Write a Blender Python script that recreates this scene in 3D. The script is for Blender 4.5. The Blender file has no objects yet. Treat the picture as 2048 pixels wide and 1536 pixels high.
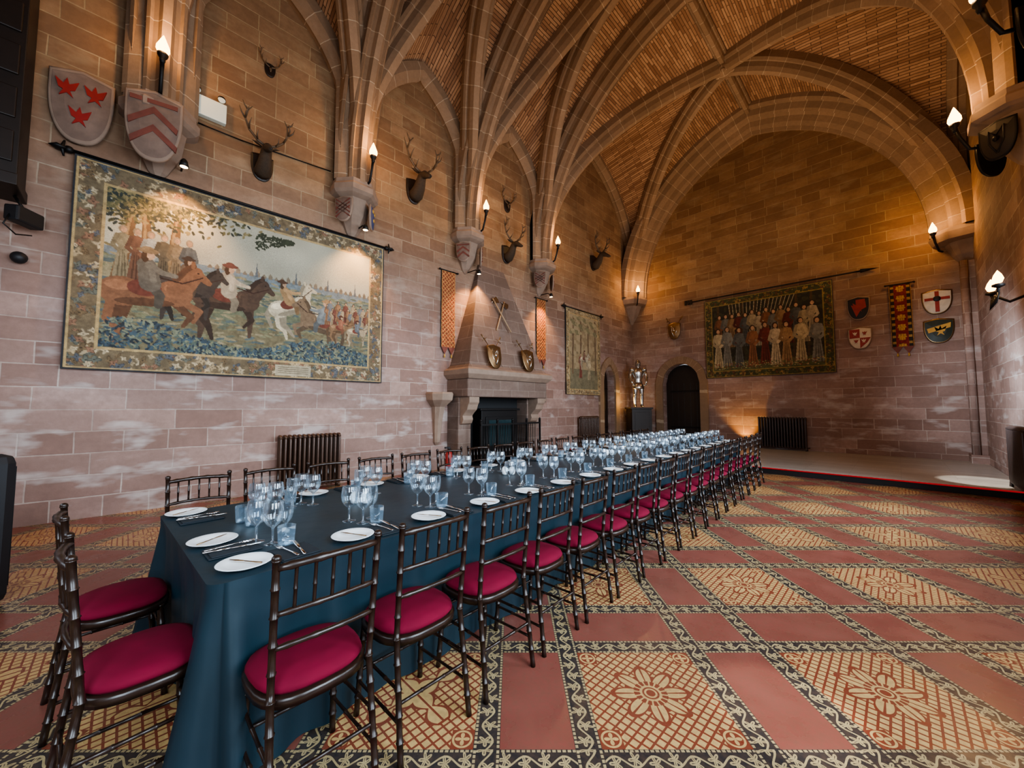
import bpy, math, random
import numpy as np
from mathutils import Vector, Matrix
random.seed(7); rng=np.random.RandomState(3)
XL,XR,YB,YF=-7.3,1.4,14.0,-2.6
XC=(XL+XR)/2; HA=(XR-XL)/2
SP=5.6; RISE=5.25
COL=bpy.context.scene.collection
S2=math.sqrt(.5)
try: bpy.context.scene.view_settings.look='AgX - Medium High Contrast'
except Exception: pass
# ---------------------------------------------------------------- materials
class NB:
    def __init__(s,name):
        s.mat=bpy.data.materials.new(name); s.mat.use_nodes=True
        s.nt=s.mat.node_tree; s.nt.nodes.clear()
        s.out=s.nt.nodes.new('ShaderNodeOutputMaterial')
    def n(s,t,**k):
        x=s.nt.nodes.new(t)
        for a,b in k.items(): setattr(x,a,b)
        return x
    def l(s,a,b): s.nt.links.new(a,b)
    def setin(s,sock,v):
        if isinstance(v,bpy.types.NodeSocket): s.l(v,sock)
        else:
            if isinstance(v,(tuple,list)) and len(v)==3 and sock.type=='RGBA': v=(*v,1)
            sock.default_value=v
    def m(s,op,a,b=0.0,c=0.0):
        x=s.n('ShaderNodeMath',operation=op)
        s.setin(x.inputs[0],a); s.setin(x.inputs[1],b); s.setin(x.inputs[2],c)
        return x.outputs[0]
    def mix(s,f,a,b,mode='MIX'):
        x=s.n('ShaderNodeMix',data_type='RGBA',blend_type=mode)
        s.setin(x.inputs[0],f); s.setin(x.inputs[6],a); s.setin(x.inputs[7],b)
        return x.outputs[2]
    def noise(s,scale,detail=3,vec=None,rough=.5):
        x=s.n('ShaderNodeTexNoise'); x.inputs['Scale'].default_value=scale
        x.inputs['Detail'].default_value=detail; x.inputs['Roughness'].default_value=rough
        if vec is not None: s.l(vec,x.inputs['Vector'])
        return x.outputs['Fac']
    def rng(s,v,a,b,c=0.0,d=1.0):
        x=s.n('ShaderNodeMapRange'); s.setin(x.inputs[0],v)
        for i,q in enumerate((a,b,c,d)): x.inputs[i+1].default_value=q
        return x.outputs[0]
    def coord(s,w='Object'):
        return s.n('ShaderNodeTexCoord').outputs[w]
    def bump(s,h,strength=.3,dist=.01):
        x=s.n('ShaderNodeBump'); x.inputs['Strength'].default_value=strength
        x.inputs['Distance'].default_value=dist; s.l(h,x.inputs['Height']); return x.outputs[0]
    def bsdf(s,color,rough=.6,metal=0.0,normal=None,**k):
        b=s.n('ShaderNodeBsdfPrincipled')
        s.setin(b.inputs['Base Color'],color); s.setin(b.inputs['Roughness'],rough); s.setin(b.inputs['Metallic'],metal)
        if normal is not None: s.l(normal,b.inputs['Normal'])
        for a,v in k.items(): s.setin(b.inputs[a.replace('_',' ')],v)
        s.l(b.outputs[0],s.out.inputs[0]); return b
def plain(name,c,rough=.5,metal=0.0,var=.25,scale=12,bump=0.0,**k):
    b=NB(name); o=b.coord()
    f=b.noise(scale,4,o)
    col=b.mix(f,tuple(x*(1-var) for x in c),tuple(min(1,x*(1+var)) for x in c))
    nrm=b.bump(f,bump,.01) if bump else None
    b.bsdf(col,rough,metal,nrm,**k); return b.mat
def emis(name,c,st):
    b=NB(name); e=b.n('ShaderNodeEmission'); e.inputs[0].default_value=(*c,1); e.inputs[1].default_value=st
    b.l(e.outputs[0],b.out.inputs[0]); return b.mat
def stone(name,c1,c2,mortar,bw,rh,ms,high=None,white=.35,rough=.85,squash=1.0,bstr=.5,stain=.5):
    b=NB(name); uv=b.coord('UV')
    geo=b.n('ShaderNodeNewGeometry').outputs['Position']
    br=b.n('ShaderNodeTexBrick'); br.offset=.37; br.offset_frequency=2; br.squash=squash; br.squash_frequency=3
    nz=b.n('ShaderNodeTexNoise'); nz.inputs['Scale'].default_value=3; b.l(geo,nz.inputs['Vector'])
    va=b.n('ShaderNodeVectorMath',operation='MULTIPLY_ADD')
    b.l(nz.outputs['Color'],va.inputs[0]); va.inputs[1].default_value=(.02,.02,.02); b.l(uv,va.inputs[2])
    b.l(va.outputs[0],br.inputs['Vector'])
    br.inputs['Color1'].default_value=(*c1,1); br.inputs['Color2'].default_value=(*c2,1); br.inputs['Mortar'].default_value=(*mortar,1)
    br.inputs['Scale'].default_value=1; br.inputs['Mortar Size'].default_value=ms; br.inputs['Mortar Smooth'].default_value=.3
    br.inputs['Bias'].default_value=0; br.inputs['Brick Width'].default_value=bw; br.inputs['Row Height'].default_value=rh
    n1=b.noise(1.1,5,geo,.6); n2=b.noise(14,5,geo,.7)
    mp=b.n('ShaderNodeMapping'); mp.inputs['Scale'].default_value=(.9,.9,2.4); b.l(geo,mp.inputs[0]); n4=b.noise(1.3,3,mp.outputs[0],.6)
    col=b.mix(b.rng(n2,.3,.7,0,.35),br.outputs['Color'],tuple(x*.5 for x in c1))
    col=b.mix(b.rng(n4,.42,.62,0,stain*.7),col,tuple(x*.66 for x in c1))
    col=b.mix(b.rng(n1,.3,.7,0,stain*.8),col,(c1[0]*.7,c1[1]*.72,c1[2]*.68))
    sx=b.n('ShaderNodeSeparateXYZ'); b.l(geo,sx.inputs[0])
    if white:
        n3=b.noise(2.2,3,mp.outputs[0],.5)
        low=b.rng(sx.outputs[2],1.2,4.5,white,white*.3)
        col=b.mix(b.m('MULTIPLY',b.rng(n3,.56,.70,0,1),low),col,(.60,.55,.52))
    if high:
        col=b.mix(b.rng(sx.outputs[2],2.8,5.6,0,.95),col,b.mix(1.0,col,high,'MULTIPLY'))  # upper wall tint: warm lamplight painted into the stone, plus greenish stain
    h=b.m('ADD',b.m('MULTIPLY',br.outputs['Fac'],-1.0),b.m('MULTIPLY',n2,.4))
    b.bsdf(col,rough,0,b.bump(h,bstr,.012)); return b.mat
M={}
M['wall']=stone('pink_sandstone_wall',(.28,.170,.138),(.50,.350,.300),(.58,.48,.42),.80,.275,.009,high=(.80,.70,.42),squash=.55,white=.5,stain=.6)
M['vault']=stone('vault_strip_stone',(.25,.125,.066),(.60,.375,.22),(.07,.038,.022),.50,.062,.008,white=.0,stain=.3)
M['rib']=stone('rib_stone',(.27,.175,.108),(.36,.24,.155),(.56,.44,.31),.42,9.0,.009,white=.0,stain=.35)
M['carved']=plain('carved_stone',(.27,.19,.14),.8,var=.35,scale=6,bump=.3)
M['hood']=stone('hood_stone',(.17,.112,.086),(.25,.17,.135),(.36,.28,.23),.6,.3,.007,white=.05)
M['wood']=plain('dark_wood',(.018,.009,.006),.30,var=.5,scale=20)
M['ash']=plain('pale_axe_handle',(.36,.24,.14),.6,var=.2)
M['door']=plain('dark_door_oak',(.016,.009,.006),.5,var=.4)
M['velvet']=plain('crimson_velvet',(.130,.0035,.020),.85,var=.4,scale=8,Specular_IOR_Level=.2)
M['iron']=plain('black_iron',(.012,.011,.011),.5,.4)
M['steel']=plain('polished_steel',(.55,.53,.50),.25,1.0,var=.2)
M['silver']=plain('cutlery_steel',(.75,.75,.76),.15,1.0,var=.05)
M['bronze']=plain('aged_bronze',(.26,.17,.09),.35,.9,var=.3)
M['china']=plain('white_china',(.82,.86,.88),.12,var=.02)
M['napkin']=plain('dark_napkin',(.006,.012,.018),.8)
M['rad_brown']=plain('brown_radiator_paint',(.070,.038,.024),.35,.1)
M['rad_black']=plain('black_radiator_paint',(.060,.046,.046),.35,.1)
M['fur']=plain('brown_fur',(.050,.030,.016),.85,var=.4,scale=25,bump=.5)
M['antler']=plain('antler_bone',(.10,.065,.038),.6,var=.3)
M['white']=plain('white_plastic',(.75,.78,.66),.4,var=.02)
M['red']=plain('red_paint',(.28,.022,.018),.5)
M['fadedred']=plain('faded_red_paint',(.17,.05,.035),.75,var=.4,scale=9)
M['cream']=plain('cream_paint',(.62,.54,.42),.5)
M['stonecream']=plain('weathered_pink_stone',(.19,.128,.098),.85,var=.45,scale=7,bump=.25)
M['blue']=plain('blue_paint',(.03,.06,.16),.5)
M['gold']=plain('gold_paint',(.50,.29,.06),.4,.2)
M['green']=plain('dark_green_paint',(.02,.03,.022),.5)
M['blackp']=plain('black_plastic',(.010,.010,.012),.55)
M['rope']=plain('tapestry_lining',(.03,.035,.045),.9)
M['flame']=emis('warm_flame_bulb',(1,.48,.14),14)
M['spot']=emis('warm_spot_lens',(1,.62,.28),30)
M['led']=emis('red_led',(1,.05,.06),.35)
M['soot']=plain('soot_black',(.008,.008,.009),.7)
def glassmat():
    b=NB('clear_glass'); lw=b.n('ShaderNodeLayerWeight'); lw.inputs['Blend'].default_value=.5
    t=b.n('ShaderNodeBsdfTransparent'); t.inputs[0].default_value=(.88,.94,.98,1)
    g=b.n('ShaderNodeBsdfGlossy'); g.inputs[0].default_value=(.92,.97,1,1); g.inputs['Roughness'].default_value=.08
    d=b.n('ShaderNodeBsdfTranslucent'); d.inputs[0].default_value=(.72,.87,1,1)
    m0=b.n('ShaderNodeMixShader'); m0.inputs[0].default_value=.28; b.l(g.outputs[0],m0.inputs[1]); b.l(d.outputs[0],m0.inputs[2])
    mx=b.n('ShaderNodeMixShader'); b.l(b.rng(lw.outputs['Facing'],.0,1,.12,.88),mx.inputs[0])
    b.l(t.outputs[0],mx.inputs[1]); b.l(m0.outputs[0],mx.inputs[2]); b.l(mx.outputs[0],b.out.inputs[0]); return b.mat
M['glass']=glassmat()
def clothmat():
    b=NB('teal_navy_tablecloth'); o=b.coord(); n=b.noise(3,4,o)
    col=b.mix(n,(.005,.018,.027),(.008,.028,.042)); b.bsdf(col,.5,0,b.bump(b.noise(4,3,o),.3,.02),Specular_IOR_Level=.4); return b.mat
M['cloth']=clothmat()
def colattr(name,rough=.9):
    b=NB(name); a=b.n('ShaderNodeVertexColor'); a.layer_name='Col'; o=b.coord()
    n=b.noise(120,2,o); col=b.mix(b.rng(n,.3,.7,0,.35),a.outputs[0],(.05,.04,.03))
    b.bsdf(col,rough,0,b.bump(n,.2,.004)); return b.mat
M['tap']=colattr('woven_tapestry')
def stagemat():
    b=NB('stage_boards'); o=b.coord(); br=b.n('ShaderNodeTexBrick'); b.l(o,br.inputs[0])
    br.inputs['Color1'].default_value=(.38,.36,.33,1); br.inputs['Color2'].default_value=(.50,.48,.44,1); br.inputs['Mortar'].default_value=(.18,.16,.14,1)
    br.inputs['Scale'].default_value=1; br.inputs['Brick Width'].default_value=1.4; br.inputs['Row Height'].default_value=.14; br.inputs['Mortar Size'].default_value=.003
    n=b.noise(6,4,o); b.bsdf(b.mix(b.rng(n,.3,.7,0,.35),br.outputs[0],(.28,.26,.23)),.30); return b.mat
M['stage']=stagemat()
def floormat():
    b=NB('encaustic_floor_tiles'); o=b.coord(); sx=b.n('ShaderNodeSeparateXYZ'); b.l(o,sx.inputs[0])
    X,Y=sx.outputs[0],sx.outputs[1]; m=b.m
    P,A,W=1.15,.62,.11
    L=m('MULTIPLY',m('ADD',X,Y),S2); D=m('MULTIPLY',m('SUBTRACT',Y,X),S2)
    a=m('FLOORED_MODULO',m('SUBTRACT',L,.37),P); c=m('FLOORED_MODULO',m('SUBTRACT',D,1.66),P)
    ca=m('FLOOR',m('DIVIDE',m('SUBTRACT',L,.37),P)); cc=m('FLOOR',m('DIVIDE',m('SUBTRACT',D,1.66),P))
    lt=lambda p,q:m('LESS_THAN',p,q); gt=lambda p,q:m('GREATER_THAN',p,q)
    OR=lambda p,q:m('MAXIMUM',p,q); AND=lambda p,q:m('MULTIPLY',p,q); NOT=lambda p:m('SUBTRACT',1.0,p)
    def band(t): return OR(AND(gt(t,A),lt(t,A+W)),gt(t,P-W))
    ba,bc=band(a),band(c); bnd=OR(ba,bc); sq=AND(lt(a,A),lt(c,A))
    def acr(t):
        lo=m('SUBTRACT',t,A+W/2); hi=m('SUBTRACT',t,P-W/2)
        s=gt(t,(A+P)/2); return m('DIVIDE',m('ADD',m('MULTIPLY',s,hi),m('MULTIPLY',NOT(s),lo)),W/2)
    def bandpat(across,along):
        cell=m('DIVIDE',along,W*.72); f=m('SUBTRACT',m('FRACT',cell),.5)
        par=m('SUBTRACT',m('MULTIPLY',m('FLOORED_MODULO',m('FLOOR',cell),2.0),2.0),1.0)
        yy=m('SUBTRACT',m('MULTIPLY',across,.5),m('MULTIPLY',par,.08)); r=m('SQRT',m('ADD',m('MULTIPLY',f,f),m('MULTIPLY',yy,yy)))
        th=m('ADD',m('ARCTAN2',yy,f),m('MULTIPLY',par,.6))
        leaf=lt(r,m('ADD',.24,m('MULTIPLY',m('COSINE',m('MULTIPLY',th,5.0)),.11)))
        lv=gt(m('ABSOLUTE',m('SINE',m('MULTIPLY',th,2.5))),.20); leaf=AND(leaf,OR(lv,gt(r,.24)))
        vine=lt(m('ABSOLUTE',m('SUBTRACT',across,m('MULTIPLY',m('SINE',m('MULTIPLY',along,math.pi/(W*.72))),.42))),.09)
        ab=m('ABSOLUTE',across); edge=AND(gt(ab,.76),lt(ab,.96))
        dot=AND(edge,gt(m('FRACT',m('MULTIPLY',along,48.0)),.32))
        return OR(OR(leaf,vine),dot)
    pa=bandpat(acr(a),c); pc=bandpat(acr(c),a)
    bp=m('ADD',m('MULTIPLY',ba,pa),m('MULTIPLY',NOT(ba),pc))
    tan=(.42,.33,.17); blk=(.022,.023,.026); cream=(.55,.365,.150); redc=(.20,.042,.022)
    n=b.noise(5,5,o); n2=b.noise(40,3,o); n3=b.noise(1.2,4,o)
    bandc=b.mix(bp,blk,tan)
    u=m('SUBTRACT',m('DIVIDE',a,A),.5); v=m('SUBTRACT',m('DIVIDE',c,A),.5)
    def line(t,k,w): return lt(m('ABSOLUTE',m('SUBTRACT',m('FRACT',m('MULTIPLY',t,k)),.5)),w)
    dg=OR(line(m('ADD',u,v),11.0,.12),line(m('SUBTRACT',u,v),11.0,.12))
    r=m('SQRT',m('ADD',m('MULTIPLY',u,u),m('MULTIPLY',v,v))); th=m('ARCTAN2',v,u)
    cs=m('POWER',m('ABSOLUTE',m('COSINE',m('MULTIPLY',th,4.0))),.6)
    pet=lt(r,m('ADD',.05,m('MULTIPLY',cs,.23))); peto=lt(r,m('ADD',.085,m('MULTIPLY',cs,.235)))
    vein=AND(lt(m('ABSOLUTE',m('SINE',m('MULTIPLY',th,4.0))),.13),gt(r,.08))
    core=OR(lt(r,.035),AND(gt(r,.05),lt(r,.065)))
    small=AND(gt(m('ABSOLUTE',m('COSINE',m('MULTIPLY',th,8.0))),.45),AND(gt(r,.085),lt(r,.13)))
    mx_=m('MAXIMUM',m('ABSOLUTE',u),m('ABSOLUTE',v))
    fill=lt(r,.20)
    cenpat=OR(OR(AND(pet,OR(vein,OR(core,small))),AND(peto,NOT(pet))),AND(fill,NOT(pet)))
    reg=OR(peto,fill)
    uu=m('SUBTRACT',m('ABSOLUTE',u),.42); vv=m('SUBTRACT',m('ABSOLUTE',v),.42)
    rc=m('SQRT',m('ADD',m('MULTIPLY',uu,uu),m('MULTIPLY',vv,vv))); tc=m('ARCTAN2',vv,uu)
    corner=AND(gt(m('ABSOLUTE',u),.345),gt(m('ABSOLUTE',v),.345))
    cpat=NOT(OR(AND(gt(rc,.055),lt(rc,.07)),lt(rc,m('MULTIPLY',m('ABSOLUTE',m('COSINE',m('MULTIPLY',tc,2.0))),.05))))
    alt=gt(m('FRACT',m('MULTIPLY',m('SINE',m('ADD',m('MULTIPLY',ca,3.7),m('MULTIPLY',cc,7.3))),5.0)),.5)
    p_=m('ABSOLUTE',m('ADD',u,v)); q_=m('ABSOLUTE',m('SUBTRACT',u,v)); mn=m('MINIMUM',p_,q_); mxx=m('MAXIMUM',p_,q_)
    lil=AND(lt(mn,m('ADD',.02,m('MULTIPLY',m('ABSOLUTE',m('SINE',m('MULTIPLY',mxx,11.0))),.085))),lt(mxx,.52))
    lilr=AND(lt(mn,m('ADD',.04,m('MULTIPLY',m('ABSOLUTE',m('SINE',m('MULTIPLY',mxx,11.0))),.105))),lt(mxx,.55))
    lpat=OR(AND(lilr,NOT(lil)),AND(lil,lt(mn,.012)))
    creg=m('ADD',m('MULTIPLY',alt,lilr),m('MULTIPLY',NOT(alt),reg))
    cpt=m('ADD',m('MULTIPLY',alt,lpat),m('MULTIPLY',NOT(alt),cenpat))
    base=m('ADD',m('MULTIPLY',corner,cpat),m('MULTIPLY',NOT(corner),dg))
    pat=m('ADD',m('MULTIPLY',creg,cpt),m('MULTIPLY',NOT(creg),base))
    sqc=b.mix(pat,cream,redc)
    plainr=b.mix(n,(.175,.050,.039),(.250,.080,.062))
    col=b.mix(bnd,b.mix(sq,plainr,sqc),bandc)
    col=b.mix(b.rng(n2,.35,.75,0,.35),col,(.13,.08,.05))
    col=b.mix(b.rng(n3,.35,.7,0,.25),col,(.14,.085,.055))
    b.bsdf(col,b.rng(n,.3,.7,.20,.40),0,b.bump(n2,.1,.004)); return b.mat
M['floor']=floormat()
# ---------------------------------------------------------------- mesh builder
class MB:
    def __init__(s): s.v=[];s.f=[];s.mi=[];s.sm=[];s.uv=[];s.M=Matrix.Identity(4)
    def add(s,vs,fs,mi=0,smooth=False,uvs=None):
        o=len(s.v); s.v+= [tuple(s.M@Vector(p)) for p in vs]
        for i,f in enumerate(fs):
            s.f.append(tuple(o+k for k in f)); s.mi.append(mi); s.sm.append(smooth); s.uv.append(uvs[i] if uvs else None)
    def box(s,lo,hi,mi=0):
        x0,y0,z0=lo;x1,y1,z1=hi
        s.add([(x0,y0,z0),(x1,y0,z0),(x1,y1,z0),(x0,y1,z0),(x0,y0,z1),(x1,y0,z1),(x1,y1,z1),(x0,y1,z1)],
              [(0,3,2,1),(4,5,6,7),(0,1,5,4),(1,2,6,5),(2,3,7,6),(3,0,4,7)],mi)
    def lathe(s,prof,n=16,c=(0,0,0),mi=0,smooth=True,cap=True,sx=1,sy=1):
        vs=[];fs=[]
        for r,z in prof:
            for i in range(n):
                t=2*math.pi*i/n; vs.append((c[0]+r*math.cos(t)*sx,c[1]+r*math.sin(t)*sy,c[2]+z))
        for j in range(len(prof)-1):
            for i in range(n):
                a=j*n+i;b=j*n+(i+1)%n; fs.append((a,b,b+n,a+n))
        if cap:
            if prof[0][0]>1e-4: fs.append(tuple(range(n-1,-1,-1)))
            if prof[-1][0]>1e-4: fs.append(tuple(range((len(prof)-1)*n,len(prof)*n)))
        s.add(vs,fs,mi,smooth)
    def sweep(s,pts,rad,n=8,mi=0,smooth=True,flat=1.0):
        pts=[Vector(p) for p in pts]
        if not isinstance(rad,(list,tuple)): rad=[rad]*len(pts)
        vs=[];fs=[]; prev=None
        for i,p in enumerate(pts):
            t=(pts[min(i+1,len(pts)-1)]-pts[max(i-1,0)]).normalized()
            if prev is None:
                ref=Vector((0,0,1)) if abs(t.z)<.9 else Vector((1,0,0)); a=t.cross(ref).normalized()
            else: a=(prev-t*prev.dot(t)).normalized()
            prev=a; b=t.cross(a)
            for k in range(n):
                th=2*math.pi*k/n; vs.append(p+(a*math.cos(th)+b*math.sin(th)*flat)*rad[i])
        for j in range(len(pts)-1):
            for i in range(n):
                q=j*n+i;w=j*n+(i+1)%n; fs.append((q,w,w+n,q+n))
        fs.append(tuple(range(n-1,-1,-1))); fs.append(tuple(range((len(pts)-1)*n,len(pts)*n)))
        s.add(vs,fs,mi,smooth)
    def prism(s,poly,y0,y1,mi=0):
        n=len(poly)
        vs=[(x,y0,z) for x,z in poly]+[(x,y1,z) for x,z in poly]
        fs=[tuple(range(n)),tuple(range(2*n-1,n-1,-1))]+[(i,i+n,(i+1)%n+n,(i+1)%n) for i in range(n)]
        s.add(vs,fs,mi)
    def loft(s,rings,mi=0,smooth=False,closed=True,cap=True):
        n=len(rings[0]); vs=[p for r in rings for p in r]; fs=[]
        for j in range(len(rings)-1):
            for i in range(n if closed else n-1):
                a=j*n+i;b=j*n+(i+1)%n; fs.append((a,b,b+n,a+n))
        if cap: fs.append(tuple(range(n-1,-1,-1))); fs.append(tuple(range((len(rings)-1)*n,len(rings)*n)))
        s.add(vs,fs,mi,smooth)
    def dome(s,c,r,mi=0,n=14,m=8):
        prof=[(r[0]*math.sin(math.pi*k/m) if 0<k<m else .0002,-r[2]*math.cos(math.pi*k/m)) for k in range(m+1)]
        s.lathe(prof,n,c,mi,True,False,1,r[1]/r[0])
    def mesh(s,name,mats):
        me=bpy.data.meshes.new(name); me.from_pydata(s.v,[],s.f); 
        for m in mats: me.materials.append(M[m] if isinstance(m,str) else m)
        me.polygons.foreach_set('material_index',s.mi); me.polygons.foreach_set('use_smooth',s.sm)
        ul=me.uv_layers.new(name='UVMap').data
        V=s.v
        for p,u in zip(me.polygons,s.uv):
            if u: 
                for k,li in enumerate(p.loop_indices): ul[li].uv=u[k]
            else:
                nn=p.normal; ax=max(range(3),key=lambda i:abs(nn[i]))
                for li in p.loop_indices:
                    q=V[me.loops[li].vertex_index]
                    ul[li].uv=(q[1],q[2]) if ax==0 else ((q[0],q[2]) if ax==1 else (q[0],q[1]))
        me.update(); return me
    def obj(s,name,mats,parent=None,loc=(0,0,0),rz=0,bevel=0,rot=None):
        o=bpy.data.objects.new(name,s.mesh(name,mats if isinstance(mats,list) else [mats]))
        COL.objects.link(o); o.location=loc; o.rotation_euler=rot if rot else (0,0,rz)
        if parent: o.parent=parent
        if bevel:
            b=o.modifiers.new('b','BEVEL'); b.width=bevel; b.segments=2; b.limit_method='ANGLE'
        return o
def empty(name,loc=(0,0,0),rz=0):
    o=bpy.data.objects.new(name,None); COL.objects.link(o); o.location=loc; o.rotation_euler=(0,0,rz); o.empty_display_size=.1; return o
def tag(o,label,cat,group=None):
    o['label']=label; o['category']=cat
    if group: o['group']=group
    return o
def struct(o): o['kind']='structure'; return o
def clone(root,loc,rz=None,rot=None):
    def cp(o,par):
        c=o.copy(); COL.objects.link(c)
        if par: c.parent=par
        for ch in list(o.children): cp(ch,c)
        return c
    r=cp(root,None); r.location=loc
    if rz is not None: r.rotation_euler=(0,0,rz)
    if rot is not None: r.rotation_euler=rot
    return r
def wallpos(side,c,z,out=0):
    if side=='L': return (XL+out,c,z),-math.pi/2
    if side=='B': return (c,YB-out,z),math.pi
    return (XR-out,c,z),math.pi/2
# ---------------------------------------------------------------- room shell
mb=MB(); mb.box((XL-.3,YF-.3,-.1),(XR+.3,YB+.3,0)); struct(mb.obj('floor','floor'))
def archpts(w,spring,top,n=8):
    a=w/2;b=top-spring
    if b<a: b=a
    R=(a*a+b*b)/(2*a); c=R-a; pts=[]
    for i in range(n+1):
        x=-a+a*i/n; pts.append((x,spring+math.sqrt(max(R*R-(abs(x)+c)**2,0))))
    return pts+[(-x,z) for x,z in pts[-2::-1]]
def wall_with_door(mb,c,w,spring,top,lo,hi,zb,zt,mapf,th=.35):
    ap=[(c+x,z) for x,z in archpts(w,spring,top)]
    def quad(ps):
        f=[mapf(a,0,z) for a,z in ps]; mb.add(f,[tuple(range(len(f)))])
    quad([(lo,zb),(c-w/2,zb),(c-w/2,zt),(lo,zt)])
    quad([(c+w/2,zb),(hi,zb),(hi,zt),(c+w/2,zt)])
    for (a0,z0),(a1,z1) in zip(ap[:-1],ap[1:]): quad([(a0,z0),(a1,z1),(a1,zt),(a0,zt)])
    rim=[(c-w/2,zb)]+ap+[(c+w/2,zb)]
    for (a0,z0),(a1,z1) in zip(rim[:-1],rim[1:]):
        mb.add([mapf(a0,0,z0),mapf(a1,0,z1),mapf(a1,th,z1),mapf(a0,th,z0)],[(0,1,2,3)])
ZT=11.2
mb=MB(); wall_with_door(mb,12.2,.8,2.3,2.93,YF,YB,0,ZT,lambda a,d,z:(XL-d,a,z))
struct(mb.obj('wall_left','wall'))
mb=MB(); wall_with_door(mb,-5.44,1.3,2.25,2.95,XL,XR,0,ZT,lambda a,d,z:(a,YB+d,z))
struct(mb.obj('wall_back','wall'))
wins=[(-2.1,-.5),(.8,2.5),(3.5,5.1),(6.2,7.9)]; WZ0,WZ1=.9,4.0
mb=MB()
def rq(y0,y1,z0,z1): mb.add([(XR,y0,z0),(XR,y1,z0),(XR,y1,z1),(XR,y0,z1)],[(0,3,2,1)])
ys=YF
for a,b_ in wins:
    rq(ys,a,0,ZT); rq(a,b_,0,WZ0); rq(a,b_,WZ1,ZT)
    for p in [[(XR,a,WZ0),(XR+.35,a,WZ0),(XR+.35,a,WZ1),(XR,a,WZ1)],[(XR,b_,WZ0),(XR+.35,b_,WZ0),(XR+.35,b_,WZ1),(XR,b_,WZ1)],
              [(XR,a,WZ0),(XR+.35,a,WZ0),(XR+.35,b_,WZ0),(XR,b_,WZ0)],[(XR,a,WZ1),(XR+.35,a,WZ1),(XR+.35,b_,WZ1),(XR,b_,WZ1)]]: mb.add(p,[(0,1,2,3)])
    ys=b_
rq(ys,YB,0,ZT)
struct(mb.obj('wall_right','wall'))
for i,(a,b_) in enumerate(wins):
    mb=MB(); x=XR+.28
    for k in range(4):
        yy=a+(b_-a)*k/3; mb.box((x-.03,yy-.035,WZ0),(x+.03,yy+.035,WZ1))
    for z in (WZ0,1.8,2.9,WZ1): mb.box((x-.025,a,z-.03),(x+.025,b_,z+.03))
    struct(mb.obj('window_%d'%(i+1),'carved'))
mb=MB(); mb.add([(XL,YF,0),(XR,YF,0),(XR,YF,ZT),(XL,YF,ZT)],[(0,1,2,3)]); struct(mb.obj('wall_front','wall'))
mb=MB(); pts=archpts(.8,2.3,2.93)
for k in range(5):
    x0=-.4+.16*k
    mb.box((x0+.004,0,0),(x0+.156,.05,2.3))
mb.prism([(-.4,2.3)]+pts+[(.4,2.3)],0,.05)
for z in (.5,1.9): mb.box((-.38,.05,z),(.3,.062,z+.06),1)
struct(mb.obj('door_1',['door','iron'],None,(XL-.33,12.2,.13),-math.pi/2))
mb=MB(); pts=archpts(1.3,2.12,2.8)
for k in range(6):
    x0=-.65+.2167*k; mb.box((x0+.004,0,0),(x0+.2127,.05,2.12))
mb.prism([(-.65,2.12)]+pts+[(.65,2.12)],0,.05)
for z in (.5,1.8): mb.box((-.6,.05,z),(.5,.062,z+.07),1)
struct(mb.obj('door_2',['door','iron'],None,(-5.44,YB+.33,.13),math.pi))
TR=[0]
def trim(mb,mats,**k):
    TR[0]+=1; return struct(mb.obj('trim_%d'%TR[0],mats,**k))
def surround(c,w,spring,top,side,zb,t=.26):
    inner=[(-w/2,zb)]+archpts(w,spring,top)+[(w/2,zb)]
    outer=[(-w/2-t,zb)]+[(x*(w/2+t)/(w/2),spring+(z-spring)*(top-spring+t)/(top-spring)) for x,z in archpts(w,spring,top)]+[(w/2+t,zb)]
    mb=MB(); n=len(inner)
    for i in range(n-1):
        a,b,c2,d=inner[i],inner[i+1],outer[i+1],outer[i]
        vs=[(p[0],0.0,p[1]) for p in (a,b,c2,d)]+[(p[0],.07,p[1]) for p in (a,b,c2,d)]
        mb.add(vs,[(4,5,6,7),(0,1,5,4),(2,3,7,6)],0,False,[[(i*.3,0),(i*.3+.3,0),(i*.3+.3,.2),(i*.3,.2)]]*3)
    l,r=wallpos(side,c,0); trim(mb,'rib',loc=l,rz=r)
surround(12.2,.8,2.3,2.93,'L',.13); surround(-5.44,1.3,2.25,2.95,'B',.13)
# stage
mb=MB(); mb.box((XL+.01,9.6,0.002),(XR-.01,YB-.005,.13)); mb.box((XL+.01,9.585,0.002),(XR-.01,9.6,.105),1)
st=mb.obj('stage',['stage','blackp']); tag(st,'low timber-boarded stage with black front edge before the end wall','stage')
mb=MB(); mb.box((XL+.1,9.572,.104),(XR-.05,9.586,.126))
led=mb.obj('led_strip','led',st); led['label']='strip of dull red lights along the stage lip'
# ---------------------------------------------------------------- vault
R0=(HA*HA+RISE*RISE)/(2*HA); C0=R0-HA
def mainh(xp): return math.sqrt(max(R0*R0-(abs(xp)+C0)**2,0))
class Bay:
    def __init__(s,y0,y1,apex,stilt):
        s.y0,s.y1=y0,y1; s.h=(y1-y0)/2; s.c=(y0+y1)/2; s.ap=apex; s.st=stilt
        b=apex-stilt; s.R=(s.h**2+b*b)/(2*s.h); s.C=s.R-s.h
    def prof(s,yp): return s.st+math.sqrt(max(s.R**2-(abs(yp)+s.C)**2,0))
    def cross(s,xp,yp):
        top=s.ap+(RISE+.04-s.ap)*(1-(min(abs(xp)/HA,1))**1.5); return s.prof(yp)*top/s.ap
YBS=[YF,.17,2.92,5.67,8.4,YB]
bays=[Bay(YBS[i],YBS[i+1],3.25,1.0) for i in range(4)]+[Bay(8.4,YB,4.7,.7)]
mb=MB()
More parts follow.
